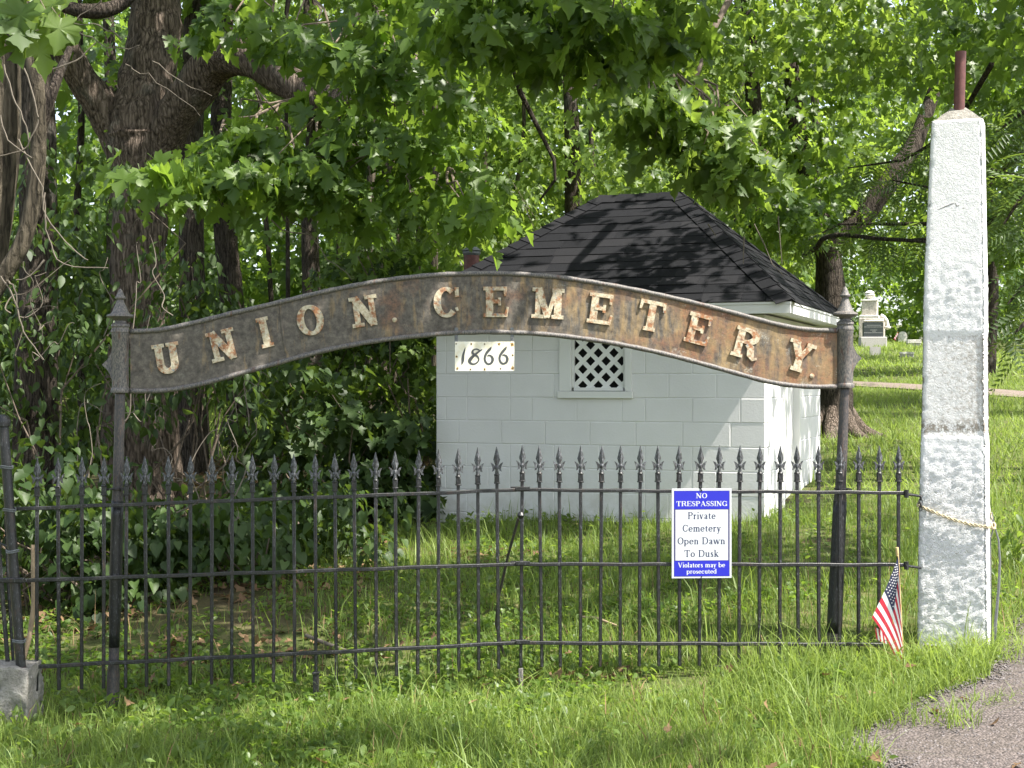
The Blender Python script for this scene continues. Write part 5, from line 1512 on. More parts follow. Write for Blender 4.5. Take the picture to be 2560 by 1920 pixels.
# --- big maple with the looping limb
def tree(name, label, base, group=None):
    o = Vector(base); o.z = gz(o.x, o.y); return root(name, label, 'tree', o, group), o
YM = 13.6
maple, oM = tree('maple_tree', 'big rugged maple forking low, one thick limb looping over sideways behind the arch', P(356, 1010, YM))
b = MB(); base = oM.copy(); base.z -= .15
bark_tube(b, [base, P(354, 1000, YM), P(350, 850, YM), P(346, 700, YM), P(350, 560, YM), P(352, 430, YM), P(348, 340, YM)], [.42, .33, .275, .265, .26, .29, .33], 26, .05, .13)
bark_tube(b, [P(348, 380, YM), P(352, 300, YM), P(366, 200, YM + .1), P(385, 90, YM + .2), P(392, -40, YM + .3), P(400, -300, YM + .5), P(410, -700, YM + .7)], [.30, .29, .25, .245, .24, .21, .15], 22, .06, .15, 3)
b.build('trunk', M['bark'], maple, 'all')
b = MB(); bark_tube(b, [P(370, 420, YM), P(420, 320, YM - .1), P(470, 245, YM - .25), P(525, 170, YM - .4), P(575, 142, YM - .6), P(635, 150, YM - .8), P(700, 190, YM - 1.0), P(770, 232, YM - 1.2), P(840, 258, YM - 1.4), P(915, 262, YM - 1.6), P(1000, 238, YM - 1.9), P(1100, 200, YM - 2.2)], [.20, .20, .20, .185, .175, .165, .15, .14, .135, .125, .10, .06], 20, .05, .14, 5)
b.build('limb', M['bark'], maple, 'all')
b = MB(); bark_tube(b, [P(340, 400, YM), P(290, 320, YM), P(240, 250, YM - .1), P(190, 175, YM - .2), P(140, 60, YM - .3), P(90, -120, YM - .4)], [.23, .20, .16, .135, .12, .10], 18, .06, .14, 8); b.build('limb', M['bark'], maple, 'all')
b = MB(); bark_tube(b, [P(150, 10, 11.2), P(190, 24, 11.2), P(250, 28, 11.2), P(310, 5, 11.3), P(360, -60, 11.4)], [.05, .055, .06, .055, .05], 12, .06, .08, 9); b.build('limb', M['bark_dark'], maple, 'all')
LB = Leaves(); tw = MB(); tp = MB()
# clusters of leaves: (px, py, Y, radius m, sprays, leaves)
def cluster(L, px, py, Y, rx, rz, ns, per, size, tint=.5, rr=.24, start=None, mb=None, droop=.5, depth=.5):
    C = np.stack([rng.uniform(-1, 1, ns), rng.uniform(-1, 1, ns), rng.uniform(-1, 1, ns)], 1)
    c0 = np.array(tuple(P(px, py, Y))); s_ = Y / F
    C = c0 + C * np.array([rx * s_, depth, rz * s_])
    sprays(L, C, rr, per, size, tint, droop=droop)
    if mb is not None and start is not None: anchors_to_twigs(mb, C[: max(2, ns // 2)], start)
LIMB = lambda px, py, Y: P(px, py, Y)
S = .134
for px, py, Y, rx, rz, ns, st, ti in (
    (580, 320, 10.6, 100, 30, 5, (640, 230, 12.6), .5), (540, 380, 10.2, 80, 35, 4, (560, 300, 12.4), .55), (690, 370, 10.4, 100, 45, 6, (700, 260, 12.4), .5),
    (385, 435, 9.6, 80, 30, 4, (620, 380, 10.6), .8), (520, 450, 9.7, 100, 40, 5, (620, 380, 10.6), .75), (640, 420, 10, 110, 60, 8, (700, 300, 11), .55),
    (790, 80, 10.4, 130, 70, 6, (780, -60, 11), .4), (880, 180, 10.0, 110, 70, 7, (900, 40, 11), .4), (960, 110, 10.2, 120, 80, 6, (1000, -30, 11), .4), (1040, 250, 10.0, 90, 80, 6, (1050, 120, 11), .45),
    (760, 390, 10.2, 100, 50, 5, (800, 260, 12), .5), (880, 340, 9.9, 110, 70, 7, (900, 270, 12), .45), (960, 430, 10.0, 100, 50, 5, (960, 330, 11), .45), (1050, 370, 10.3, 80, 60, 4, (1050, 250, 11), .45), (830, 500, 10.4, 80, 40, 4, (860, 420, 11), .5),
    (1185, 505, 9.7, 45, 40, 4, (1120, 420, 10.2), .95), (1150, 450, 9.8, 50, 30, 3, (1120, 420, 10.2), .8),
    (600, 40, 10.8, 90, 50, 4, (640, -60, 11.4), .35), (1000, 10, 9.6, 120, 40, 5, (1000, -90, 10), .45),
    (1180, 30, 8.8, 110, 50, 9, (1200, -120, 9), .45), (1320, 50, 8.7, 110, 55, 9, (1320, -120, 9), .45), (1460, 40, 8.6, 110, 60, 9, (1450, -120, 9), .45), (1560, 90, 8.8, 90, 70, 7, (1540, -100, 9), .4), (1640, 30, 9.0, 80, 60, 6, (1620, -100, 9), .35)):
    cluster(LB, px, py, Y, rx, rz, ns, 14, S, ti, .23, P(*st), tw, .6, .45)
tw.build('branch', M['twig'], maple, True)
tw = MB()
for L in ([(980, -40, 10), (1050, 40, 10), (1105, 100, 10)], [(1215, 115, 9.6), (1270, 125, 9.7), (1330, 160, 9.8), (1400, 205, 9.9), (1510, 214, 10)], [(1275, 130, 9.6), (1300, 230, 9.7), (1330, 290, 9.8), (1385, 400, 9.9), (1388, 450, 9.9), (1350, 500, 10)], [(540, 470, 10.6), (600, 500, 10.7), (680, 505, 10.8), (760, 500, 10.9), (820, 420, 11), (850, 380, 11)], [(760, 500, 10.9), (880, 480, 10.9), (950, 470, 11)], [(725, -30, 12), (712, 60, 12), (690, 110, 12.2), (690, 140, 12.4), (668, 165, 12.6)]):
    q = [P(*t) for t in L]; tw = MB(); tw.tube(q, np.linspace(.022, .008, len(q)), 7); tw.build('branch', M['bark_dark'], maple, True)
tw = MB()
def dead(L, r=.006):
    q = [P(*t) for t in L]; q = [Vector(cat4(q, j, u)) + Vector(rng.normal(0, .012, 3)) for j in range(len(q) - 1) for u in (0, .33, .66)] + [q[-1]]
    tw = MB(); tw.tube(q, np.linspace(r, r * .45, len(q)), 5); tw.build('dead_twig', M['twig_pale'], maple, True)
for L in ([(850, 430, 10), (920, 380, 10), (980, 350, 10)], [(800, 410, 10.1), (880, 400, 10), (990, 330, 10), (1005, 300, 10)], [(690, 560, 10), (770, 590, 10), (820, 640, 10), (880, 700, 10)], [(690, 525, 10.2), (740, 560, 10.2), (800, 610, 10.2)], [(300, 95, 11), (250, 60, 11), (185, 58, 11)], [(190, 70, 11), (260, 115, 11), (350, 112, 11)], [(250, 5, 11), (180, 60, 11)], [(310, 160, 12), (350, 180, 12), (420, 220, 12), (500, 290, 12)], [(380, 150, 12), (450, 200, 12), (530, 240, 12)], [(1010, 440, 9.8), (1030, 470, 9.8), (1045, 490, 9.8)], [(420, 450, 10), (370, 520, 10.2), (330, 570, 10.4)], [(1090, 465, 9.8), (1070, 440, 9.8), (1060, 445, 9.8), (1105, 470, 9.8)], [(840, 110, 10), (920, 160, 10), (990, 200, 10), (1100, 215, 10)]):
    dead(L)
P_ = LB.cat()[0]
pxs = 1280 + F * P_[:, 0] / P_[:, 1]; pys = 960 - F * (P_[:, 2] - CZ) / P_[:, 1]
vis = np.where((pxs > 0) & (pxs < 2560) & (pys > 0))[0]
near = vis[np.argsort(P_[vis, 1] + rng.uniform(0, .6, len(vis)))][:298]
mask = np.zeros(len(P_), bool); mask[near] = True
LB.singles('leaf', 'hi', 'maple', maple, np.where(mask)[0]); LB.build('crown', 'hi', 'maple', maple, 'stuff', np.where(~mask)[0])
# upper crown, out of the picture above: shades the thicket
LU = Leaves()
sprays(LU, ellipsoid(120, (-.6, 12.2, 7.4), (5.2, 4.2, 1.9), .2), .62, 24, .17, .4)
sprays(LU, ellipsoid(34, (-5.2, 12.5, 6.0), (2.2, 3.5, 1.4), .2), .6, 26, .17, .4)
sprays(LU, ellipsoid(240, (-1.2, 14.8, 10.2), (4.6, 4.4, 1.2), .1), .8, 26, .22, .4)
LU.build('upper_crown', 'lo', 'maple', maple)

# --- maple over the shed roof: sunlit hanging boughs
oaks, oO = tree('maple_tree', 'young maple arching its pale green boughs over the black shed roof', (5.6, 13.0, 0))
b = MB(); bark_tube(b, [oO, oO + Vector((-.1, 0, 1.6)), oO + Vector((-.25, .0, 3.4)), oO + Vector((-.2, .1, 6))], [.16, .13, .11, .06], 14, .1, .08)
b.build('trunk', M['bark_dark'], oaks, 'all')
b = MB(); q = [P(2050, -330, 12.4), P(1900, -140, 12), P(1790, 60, 11.6), P(1700, 300, 11.3)]; b.tube(q, [.05, .04, .025, .010], 8)
LD = Leaves()
for px, py, Y, rx, rz, ns, ti in ((1620, 190, 11.6, 80, 60, 6, .5), (1690, 220, 11.3, 80, 60, 8, .65), (1640, 270, 11.1, 70, 40, 5, .65), (1720, 295, 11.0, 80, 50, 8, .7), (1790, 345, 11.0, 80, 45, 8, .75), (1850, 385, 11.1, 60, 35, 7, .75), (1905, 430, 11.2, 35, 30, 4, .7), (1820, 420, 11.0, 50, 25, 4, .7), (1590, 290, 11.4, 50, 40, 3, .5), (1800, 320, 11.6, 60, 40, 4, .7)):
    cluster(LD, px, py, Y, rx, rz, ns, 13, .135, ti, .19, P(px - 40, py - 120, Y + .3), b, .7, .35)
b.build('branch', M['twig'], oaks, True)
P_ = LD.cat()[0]; idx = np.argsort(P_[:, 1]); LD.singles('leaf', 'hi', 'bright', oaks, idx[:296]); LD.build('crown', 'mid', 'bright', oaks, 'stuff', idx[296:])  # lighter leaf copy puts the sun from above into their colour
b = MB()
for L in ([(1860, 590, 11.4), (1858, 660, 11.4)], [(1885, 560, 11.6), (1910, 610, 11.6), (1930, 660, 11.6), (1960, 690, 11.6)], [(1945, 540, 11.5), (1950, 600, 11.5), (1955, 660, 11.5)], [(1770, 560, 11.6), (1790, 590, 11.6)]):
    q = [P(*t) for t in L]; b = MB(); b.tube(q, np.linspace(.006, .003, len(q)), 5); b.build('dead_twig', M['twig_pale'], oaks, True)
# unseen canopy sprays added above the picture: dapples the roof and shades the yard
LU = Leaves()
LB2 = Leaves(); sprays(LB2, ellipsoid(52, (1.9, 16.6, 5.7), (2.9, 1.0, .9), .1), .5, 30, .115, .7)
sprays(LB2, ellipsoid(22, (-1.6, 16.2, 5.2), (1.7, .8, .7), .1), .5, 30, .115, .5); LB2.build('crown', 'mid', 'bright', oaks)
sprays(LU, ellipsoid(16, (3.3, 11.2, 5.9), (1.4, 1.2, .4), .1), .42, 20, .15, .45)
sprays(LU, ellipsoid(84, (1.9, 8.0, 5.3), (2.3, 1.2, .5), .1), .44, 20, .15, .45)
sprays(LU, ellipsoid(34, (4.4, 8.8, 5.3), (1.2, 1.2, .4), .1), .44, 20, .15, .45)
sprays(LU, ellipsoid(16, (4.9, 12.0, 5.3), (.7, 1.1, .35), .1), .42, 20, .15, .45)
sprays(LU, ellipsoid(10, (1.1, 6.2, 5.1), (.9, .5, .3), .1), .40, 18, .15, .45)
LU.build('upper_crown', 'mid', 'maple', oaks)

# --- near twig hanging in at the corner, from a tree outside the frame
twg, oT = tree('maple_tree', 'grey twin stemmed maple at the edge beside the gate post with large pale leaves', P(10, 1200, 8.6))
b = MB(); base = oT.copy(); base.z -= .1; base.x -= .0
bark_tube(b, [base + Vector((-.34, 0, 0)), P(-95, 900, 8.6), P(-42, 700, 8.6), P(-2, 450, 8.6), P(12, 250, 8.6), P(8, 60, 8.6), P(-6, -250, 8.6)], [.15, .13, .115, .10, .095, .09, .08], 18, .05, .06, 2); b.build('trunk', M['bark_smooth'], twg, 'all')
b = MB(); bark_tube(b, [P(-60, 850, 8.45), P(-30, 760, 8.45), P(10, 690, 8.45), P(55, 610, 8.45), P(82, 510, 8.45), P(94, 400, 8.45), P(96, 300, 8.45), P(90, 200, 8.45), P(60, 60, 8.5), P(20, -120, 8.6)], [.05, .05, .05, .05, .049, .047, .044, .042, .04, .035], 14, .04, .05, 4); b.build('stem', M['bark_smooth'], twg, 'all')
b = MB(); bark_tube(b, [P(100, 330, 8.6), P(125, 250, 8.6), P(150, 180, 8.7), P(175, 120, 8.8)], [.035, .032, .028, .02], 10, .04, .05, 6); b.build('stem', M['bark_dark'], twg, 'all')
LT = Leaves()
tips = vecs([(60, 30, 6.7), (70, 95, 6.6), (140, 40, 6.7), (105, 10, 6.8), (20, 60, 6.6), (35, 110, 6.5), (150, 95, 6.6), (125, 120, 6.7), (0, 20, 6.7), (90, 150, 6.6), (10, 130, 6.6), (160, 20, 6.8), (40, -10, 6.7), (115, 75, 6.6), (60, 60, 6.5), (-10, 90, 6.6), (0, 150, 6.7), (130, -10, 6.8), (50, 140, 6.6)])
n_ = len(tips); t = rng.normal(0, .28, (n_, 3)); t[:, 2] -= 1; t[:, 1] -= .35; nn = rng.normal(0, .3, (n_, 3)); nn[:, 1] -= .75; nn[:, 2] += .75
LT.add(tips + np.array([0, 0, .09]), t, nn, rng.uniform(.14, .185, n_), rng.uniform(.5, .9, n_)); LT.singles('leaf', 'hi', 'bright', twg, np.arange(n_))
b = MB(); st = P(60, -120, 6.9)
for p in tips: b.tube([st.lerp(Vector(p), 0), st.lerp(Vector(p), .6) + Vector((0, 0, .02)), Vector(p) + Vector((0, 0, .09))], [.004, .003, .0015], 5)
b.build('twig', M['twig'], twg, True)
b = MB()
for L in ([(10, 160, 8), (40, 260, 8), (70, 330, 8), (65, 370, 8), (0, 390, 8)], [(45, 350, 8), (70, 400, 8), (105, 470, 8), (115, 540, 8), (180, 620, 8), (220, 650, 8)], [(110, 480, 8), (115, 560, 8), (125, 610, 8), (160, 660, 8), (270, 670, 8)], [(60, 170, 8), (90, 270, 8), (93, 310, 8), (65, 370, 8)], [(0, 290, 8), (20, 350, 8), (80, 395, 8)], [(110, 650, 8), (75, 690, 8), (40, 700, 8)], [(0, 690, 8), (40, 760, 8), (60, 830, 8), (110, 900, 8)], [(115, 180, 8), (190, 150, 8), (240, 105, 8)], [(20, 700, 8), (35, 720, 8), (45, 770, 8)]):
    q = [P(*t) for t in L]; q2 = []
    for i in range(len(q) - 1):
        for u in np.linspace(0, 1, 4, endpoint=False): q2.append(Vector(cat4(q, i, u)) + Vector(rng.normal(0, .003, 3)))
    q2.append(q[-1]); b = MB(); b.tube(q2, np.linspace(.0055, .003, len(q2)), 5); b.build('dead_twig', M['twig_pale'], twg, True)
LU = Leaves()  # unseen sprays above the frame, added to dapple the front grass and arch
sprays(LU, ellipsoid(34, (-.1, 6.3, 4.6), (1.35, .9, .45), .1), .4, 18, .15, .5)
sprays(LU, ellipsoid(14, (.9, 4.9, 4.4), (.5, .35, .3), .1), .34, 16, .14, .5)
sprays(LU, ellipsoid(8, (1.7, 4.9, 4.4), (.6, .3, .25), .1), .32, 16, .14, .5)
sprays(LU, ellipsoid(5, (2.9, 4.7, 4.5), (.35, .25, .2), .1), .3, 16, .14, .5)
LU.build('upper_crown', 'mid', 'bright', twg)

# --- other trunks in the wood
def simple_tree(name, label, L, rad, mat, crown=None, group=None, amp=.08, leafm='maple', tpl='mid', size=.14, per=30, rr=.6, tint=.5, seg=14):
    p0 = P(*L[0]); t_, o = tree(name, label, p0, group)
    b = MB(); q = [o + Vector((0, 0, -.1))] + [P(*x) for x in L]; bark_tube(b, q, [rad[0] * 1.35] + list(rad), seg, .09, amp, len(label)); b.build('trunk', M[mat], t_, 'all')
    if crown:
        Lv = Leaves()
        for (n, c, r) in crown: sprays(Lv, ellipsoid(n, c, r, .3), rr, per, size, tint)
        Lv.build('crown', tpl, leafm, t_)
    return t_, o
simple_tree('tree', 'dark straight trunk standing before the sunny clearing, under the arch letter O', [(606, 1150, 19), (596, 1000, 19), (585, 850, 19), (575, 700, 19), (562, 560, 19), (552, 350, 19), (560, 0, 19.5), (560, -500, 20)], [.19, .165, .16, .155, .15, .14, .13, .1], 'bark_dark', [(110, (-3.2, 19.0, 8.8), (3.0, 2.6, 1.9)), (26, (-4.2, 19, 5.2), (1.6, 1.8, 1.4))])
simple_tree('tree', 'slender dark trunk with a sideways bough in the middle of the wood', [(782, 1000, 22), (780, 760, 22), (775, 600, 22), (778, 480, 22), (785, 300, 22), (775, 60, 22), (780, -500, 22.5)], [.16, .14, .135, .13, .12, .11, .08], 'bark_dark', [(60, (-2.6, 23, 9.4), (2.8, 2.4, 2.6)), (28, (-1.6, 22, 5.6), (1.9, 1.6, 1.3))])
simple_tree('tree', 'old dark furrowed trunk half hidden by vines near the gate post', [(90, 1150, 11.5), (88, 950, 11.5), (92, 800, 11.5), (100, 620, 11.6), (95, 450, 11.6), (88, 100, 11.7), (80, -400, 12)], [.19, .17, .16, .15, .15, .14, .12], 'bark_dark', None)
simple_tree('tree', 'grey trunk close behind the big forked maple', [(480, 700, 17), (478, 400, 17), (482, 200, 17), (486, 60, 17), (488, -400, 17.3)], [.15, .14, .13, .125, .1], 'bark_dark', [(80, (-4.2, 17.0, 7.8), (2.8, 2.2, 1.8))])
simple_tree('tree', 'thin pale trunk showing over the arch near the red flue', [(926, 1000, 20), (926, 720, 20), (922, 600, 20), (928, 450, 20), (935, 100, 20.4), (940, -300, 20.6)], [.075, .07, .065, .06, .05, .04], 'bark_smooth', [(34, (-1.6, 21, 6.8), (1.9, 1.8, 1.5))], leafm='bright', size=.12)
simple_tree('tree', 'thin grey sapling trunk between the arch crown and the red flue', [(1088, 1000, 21), (1086, 640, 21), (1090, 500, 21), (1085, 200, 21), (1080, -200, 21)], [.06, .055, .05, .045, .03], 'bark_smooth', None)
simple_tree('tree', 'reddish brown bough trunk crossing the leafy top of the wood', [(960, 900, 24), (985, 500, 24), (1000, 200, 24), (1030, 60, 24), (1060, -60, 24), (1100, -400, 24)], [.17, .16, .15, .15, .15, .12], 'bark', [(50, (-.6, 25, 9.2), (2.6, 2.2, 2.4))])
simple_tree('tree', 'far slim trunk high above the ridge of the shed roof', [(1840, 900, 30), (1845, 500, 30), (1848, 100, 30), (1850, -300, 30)], [.13, .125, .12, .1], 'bark_dark', [(70, (4.4, 30.5, 11), (3.4, 3.0, 3.2)), (60, (4.2, 30, 5.6), (2.8, 2.6, 2.2))], leafm='bright', size=.17, rr=.75)
tv, oV = simple_tree('tree', 'dark leaning forked tree behind the shed, sky showing past its limb', [(2085, 1010, 20), (2082, 850, 20), (2078, 700, 20), (2060, 580, 20), (2035, 480, 20.2), (1990, 300, 20.4), (1960, -100, 20.8)], [.26, .20, .18, .17, .14, .12, .08], 'bark_dark', [(50, (4.4, 20.5, 7.2), (2.2, 2.0, 1.6)), (34, (3.9, 20, 4.4), (1.1, 1.6, 1.0)), (10, (3.62, 18.5, 3.75), (.3, .5, .4)), (34, (7.6, 20.6, 7.4), (2.0, 2.0, 1.5))], size=.13, rr=.5)
b = MB(); bark_tube(b, [P(2072, 640, 20), P(2120, 580, 20), P(2180, 510, 20), P(2240, 430, 20), P(2290, 350, 20.2), P(2360, 160, 20.6)], [.14, .15, .15, .14, .12, .08], 14, .09, .08, 3)
b.build('limb', M['bark_dark'], tv, 'all'); b = MB()
bark_tube(b, [P(2010, 640, 17.5), P(2040, 620, 17), P(2060, 596, 16.6), P(2110, 588, 16.2), P(2200, 597, 15.6), P(2330, 605, 15)], [.03, .03, .03, .028, .022, .015], 10, .08, .06, 4)
b.build('limb', M['bark_dark'], tv, 'all')
# rough flare of roots at its foot
b = MB()
for a in (-2.6, -1.9, -1.1, -.3): bark_tube(b, [P(2085, 985, 20), oV + Vector((.35 * math.cos(a), .35 * math.sin(a), .10)), oV + Vector((.75 * math.cos(a), .75 * math.sin(a), -.05))], [.16, .11, .05], 10, .08, .1, a)
b.build('root', M['bark'], tv, 'all')
SAPL = ['slim dark sapling seen over the arch letter N nearest the seam', 'thin sapling stem above the second letter N of UNION', 'hair thin sapling over the full stop after UNION', 'bare sapling rising behind the first E of CEMETERY', 'slender sapling over the letter E next to the shed ridge', 'wispy stem between the arch top and the ridge of the shed', 'slim sapling between the twin stemmed maple and the big forked one', 'pale thin stem close over the arch near the full stop', 'dark wand of a sapling nearest the trunk with the sideways bough', 'stout pale sapling just beside the red flue pipe']
# saplings further in
for i, (px, Y, r) in enumerate(((690, 26, .05), (845, 27, .06), (1010, 25, .05), (1200, 28, .07), (1500, 27, .06), (1285, 24, .04), (205, 19, .06), (985, 18, .035), (720, 18, .03), (1140, 30, .08))):
    simple_tree('sapling', SAPL[i], [(px, 960, Y), (px + rng.normal(0, 12), 600, Y), (px + rng.normal(0, 16), 300, Y), (px + rng.normal(0, 20), -100, Y)], [r, r * .9, r * .8, r * .6], ('bark_dark', 'bark_smooth')[i % 2], None, 'saplings in the wood', seg=8)

# --- leafy middle distance of the wood, each tree its own crown
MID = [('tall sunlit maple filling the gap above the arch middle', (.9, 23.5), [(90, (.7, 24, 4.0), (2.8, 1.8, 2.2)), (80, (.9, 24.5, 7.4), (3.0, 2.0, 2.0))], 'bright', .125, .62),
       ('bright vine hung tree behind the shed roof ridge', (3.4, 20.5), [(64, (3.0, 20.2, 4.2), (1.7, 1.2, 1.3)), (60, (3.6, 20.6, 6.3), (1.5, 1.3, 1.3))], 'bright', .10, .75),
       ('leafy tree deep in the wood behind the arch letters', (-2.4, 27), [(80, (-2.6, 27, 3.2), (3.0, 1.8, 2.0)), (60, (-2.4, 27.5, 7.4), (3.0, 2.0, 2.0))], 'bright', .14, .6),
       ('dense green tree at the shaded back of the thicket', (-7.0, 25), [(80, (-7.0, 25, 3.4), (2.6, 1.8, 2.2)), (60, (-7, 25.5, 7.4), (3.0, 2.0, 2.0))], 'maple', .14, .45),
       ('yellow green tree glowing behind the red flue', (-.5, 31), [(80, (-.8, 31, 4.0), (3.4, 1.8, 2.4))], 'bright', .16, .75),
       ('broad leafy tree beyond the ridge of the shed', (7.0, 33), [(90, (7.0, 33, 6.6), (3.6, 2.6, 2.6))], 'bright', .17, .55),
       ('dark green tree hanging over the lane behind the white pillar', (10.6, 27), [(110, (9.6, 27, 7.6), (3.4, 2.6, 2.3)), (44, (11.3, 22.3, 8.2), (2.6, .7, .5)), (30, (9.3, 26.5, 4.5), (1.3, 1.6, .8))], 'maple', .15, .55),  # middle spray group is out of view, added to shade the lawn
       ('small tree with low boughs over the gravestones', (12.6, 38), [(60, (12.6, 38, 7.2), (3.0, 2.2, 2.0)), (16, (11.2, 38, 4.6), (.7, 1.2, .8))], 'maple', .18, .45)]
for lab, (x, y), cr, lm, sz, ti in MID:
    t_, o = tree('tree', lab, (x, y, 0)); b = MB(); h_ = max(c[1][2] for c in cr)
    bark_tube(b, [o, o + Vector((.1, 0, h_ * .5)), o + Vector((-.1, .1, h_ + 1))], [.17, .14, .07], 12, .15, .08); b.build('trunk', M['bark_dark'], t_, 'all')
    Lv = Leaves()
    for n, c, r in cr: sprays(Lv, ellipsoid(n, c, r, .25), .62, 34, sz, ti)
    Lv.build('crown', 'mid' if y < 26 else 'lo', lm, t_)

# --- walnut boughs around the pillar
wal, oW = tree('walnut_tree', 'walnut tree with long feathery leaves hanging round the white pillar', (6.6, 13.5, 0))
b = MB(); bark_tube(b, [oW, oW + Vector((0, 0, 2)), oW + Vector((-.2, 0, 4.5)), oW + Vector((-.3, 0, 7))], [.2, .17, .14, .1], 14, .1, .08); b.build('trunk', M['bark_dark'], wal, 'all')
LW = Leaves()
def frond_bough(path, n_, size, tint=.5, spread=.3):
    q = [P(*p) for p in path]; b = MB(); b.tube(q, np.linspace(.03, .008, len(q)), 7); b.build('branch', M['bark_dark'], wal, True)
    a = np.array([tuple(p) for p in q]); u = rng.uniform(.15, 1, n_) * (len(a) - 1); i = np.minimum(u.astype(int), len(a) - 2); f = (u - i)[:, None]
    p = a[i] * (1 - f) + a[i + 1] * f; t = rng.normal(0, .75, (n_, 3)); t[:, 2] -= .65; t[:, 1] *= .6; nn = rng.normal(0, .35, (n_, 3)); nn[:, 2] += .8; nn[:, 1] -= .35
    LW.add(p + rng.normal(0, spread * .3, (n_, 3)), t, nn, size * rng.uniform(.75, 1.2, n_), tint + rng.normal(0, .2, n_))
for path, n_, sz, ti in (([(2480, 160, 14), (2380, 330, 15), (2260, 400, 15.5), (2120, 420, 16)], 34, .42, .35), ([(2560, 380, 14), (2440, 480, 15), (2330, 470, 15), (2230, 450, 15)], 34, .42, .8), ([(2560, 500, 14.5), (2420, 590, 15.5), (2280, 600, 15.5), (2140, 590, 16)], 46, .42, .6), ([(2420, 560, 16), (2250, 560, 16.5), (2100, 560, 17), (2020, 600, 17)], 34, .42, .45),
    ([(2640, 380, 11.5), (2560, 480, 11.5), (2510, 560, 11.5)], 26, .40, .45), ([(2640, 600, 11), (2570, 700, 11), (2520, 760, 11)], 26, .40, .45), ([(2640, 700, 10.5), (2570, 800, 10.5), (2530, 840, 10.5)], 16, .36, .5), ([(2640, 200, 12), (2560, 280, 12), (2490, 330, 12)], 26, .42, .4), ([(2640, 420, 13), (2540, 440, 13), (2470, 420, 13)], 26, .42, .75)):
    frond_bough(path, n_, sz, ti)
N_ = LW.count(); idx = np.argsort(LW.cat()[0][:, 1]); LW.singles('leaf', 'pinnate', 'walnut', wal, idx[:280])
if N_ > 280: LW.build('crown', 'pinnate', 'walnut', wal, 'stuff', idx[280:])
LU = Leaves(); sprays(LU, ellipsoid(60, (6.3, 15, 7.2), (2.6, 2.6, 1.3), .2), .5, 24, .13, .4); sprays(LU, ellipsoid(40, (5.3, 14.6, 4.9), (.9, 1.6, 1.2), .2), .42, 24, .12, .4); sprays(LU, ellipsoid(46, (5.2, 17.5, 6.4), (2.2, 1.4, 1.3), .2), .5, 28, .13, .5); LU.build('upper_crown', 'mid', 'maple', wal)

# ------------------------------------------------------------------ far wood closing the view
def wood(name, mat, tint, boxes):
    FW = Leaves()
    for x0, x1, y0, y1, z0, z1, n in boxes:
        C = np.stack([rng.uniform(x0, x1, n), rng.uniform(y0, y1, n), rng.uniform(z0, z1, n)], 1)
        sprays(FW, C, .95, 34, .24, tint, droop=.5)
    tag(FW.build(name, 'lo', mat, None), kind='stuff')
wood('far_wood', 'maple', .35, ((8, 25, 61, 70, 3.4, 8.8, 260), (-18, 0, 26, 34, .8, 7, 200), (-28, 0, 37, 48, .8, 14, 620), (-18, -3, 29, 36, .8, 10, 300), (-3, 5, 34, 40, 4, 12, 200)))  # darker leaf colour, mostly painting in the shade of the wood
wood('far_wood', 'bright', .55, ((-4, 6, 37, 47, .8, 13, 260), (5, 10, 42, 50, 3, 12, 90), (6, 26, 66, 84, 3.2, 8.6, 260), (21, 36, 46, 66, 2, 12, 200), (4, 14, 62, 72, 3.5, 7.6, 100), (9, 17, 44, 52, 7.6, 13, 90)))  # lighter leaf copy, sunlight put into the colour

# ------------------------------------------------------------------ thicket behind the fence
def shrub(name, label, px, Y, w, h, n, mat, tpl, size, tint, lift=0.0, per=22, dep=.5):
    p = P(px, 960, Y); o = Vector((p.x, Y, gz(p.x, Y))); t_ = root(name, label, 'shrub', o); b = MB()
    C = np.stack([rng.uniform(-1, 1, n) * w, rng.uniform(-1, 1, n) * dep, rng.uniform(.08, 1, n) * h + lift], 1); C[:, 2] *= np.sqrt(np.clip(1 - .6 * (C[:, 0] / w) ** 2, .2, 1)); C += np.array(o)
    for c in C[:: max(1, n // 9)]:
        q = wig(o + Vector(rng.normal(0, .12, 3) * np.array([1, 1, 0])), c, 4, .07); b.tube(q, np.linspace(.012, .004, len(q)), 5)
    b.build('stem', M['twig'], t_, True)
    L = Leaves(); sprays(L, C, .26, per, size, tint, flat=.5, droop=.35, hang=.7)
    near_ = np.argsort(L.cat()[0][:, 1])[:110]; m_ = np.zeros(L.count(), bool); m_[near_] = True
    L.singles('leaf', tpl, mat, t_, np.where(m_)[0]); L.build('foliage', tpl, mat, t_, 'stuff', np.where(~m_)[0])
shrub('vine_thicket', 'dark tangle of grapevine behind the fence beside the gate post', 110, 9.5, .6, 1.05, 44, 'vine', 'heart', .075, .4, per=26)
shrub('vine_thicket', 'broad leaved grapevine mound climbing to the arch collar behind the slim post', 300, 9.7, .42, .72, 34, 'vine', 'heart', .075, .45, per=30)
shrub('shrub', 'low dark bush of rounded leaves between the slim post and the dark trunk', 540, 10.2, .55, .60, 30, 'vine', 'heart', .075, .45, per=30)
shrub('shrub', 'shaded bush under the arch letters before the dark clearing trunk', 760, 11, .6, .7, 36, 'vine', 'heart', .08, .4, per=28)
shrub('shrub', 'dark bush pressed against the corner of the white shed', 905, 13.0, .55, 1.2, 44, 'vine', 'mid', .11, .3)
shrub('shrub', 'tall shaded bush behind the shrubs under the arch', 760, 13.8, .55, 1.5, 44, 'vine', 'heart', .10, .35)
shrub('shrub', 'tall dark honeysuckle rising between the old trunk and the big maple', 170, 11.2, .7, 3.4, 90, 'vine', 'oval', .085, .55)
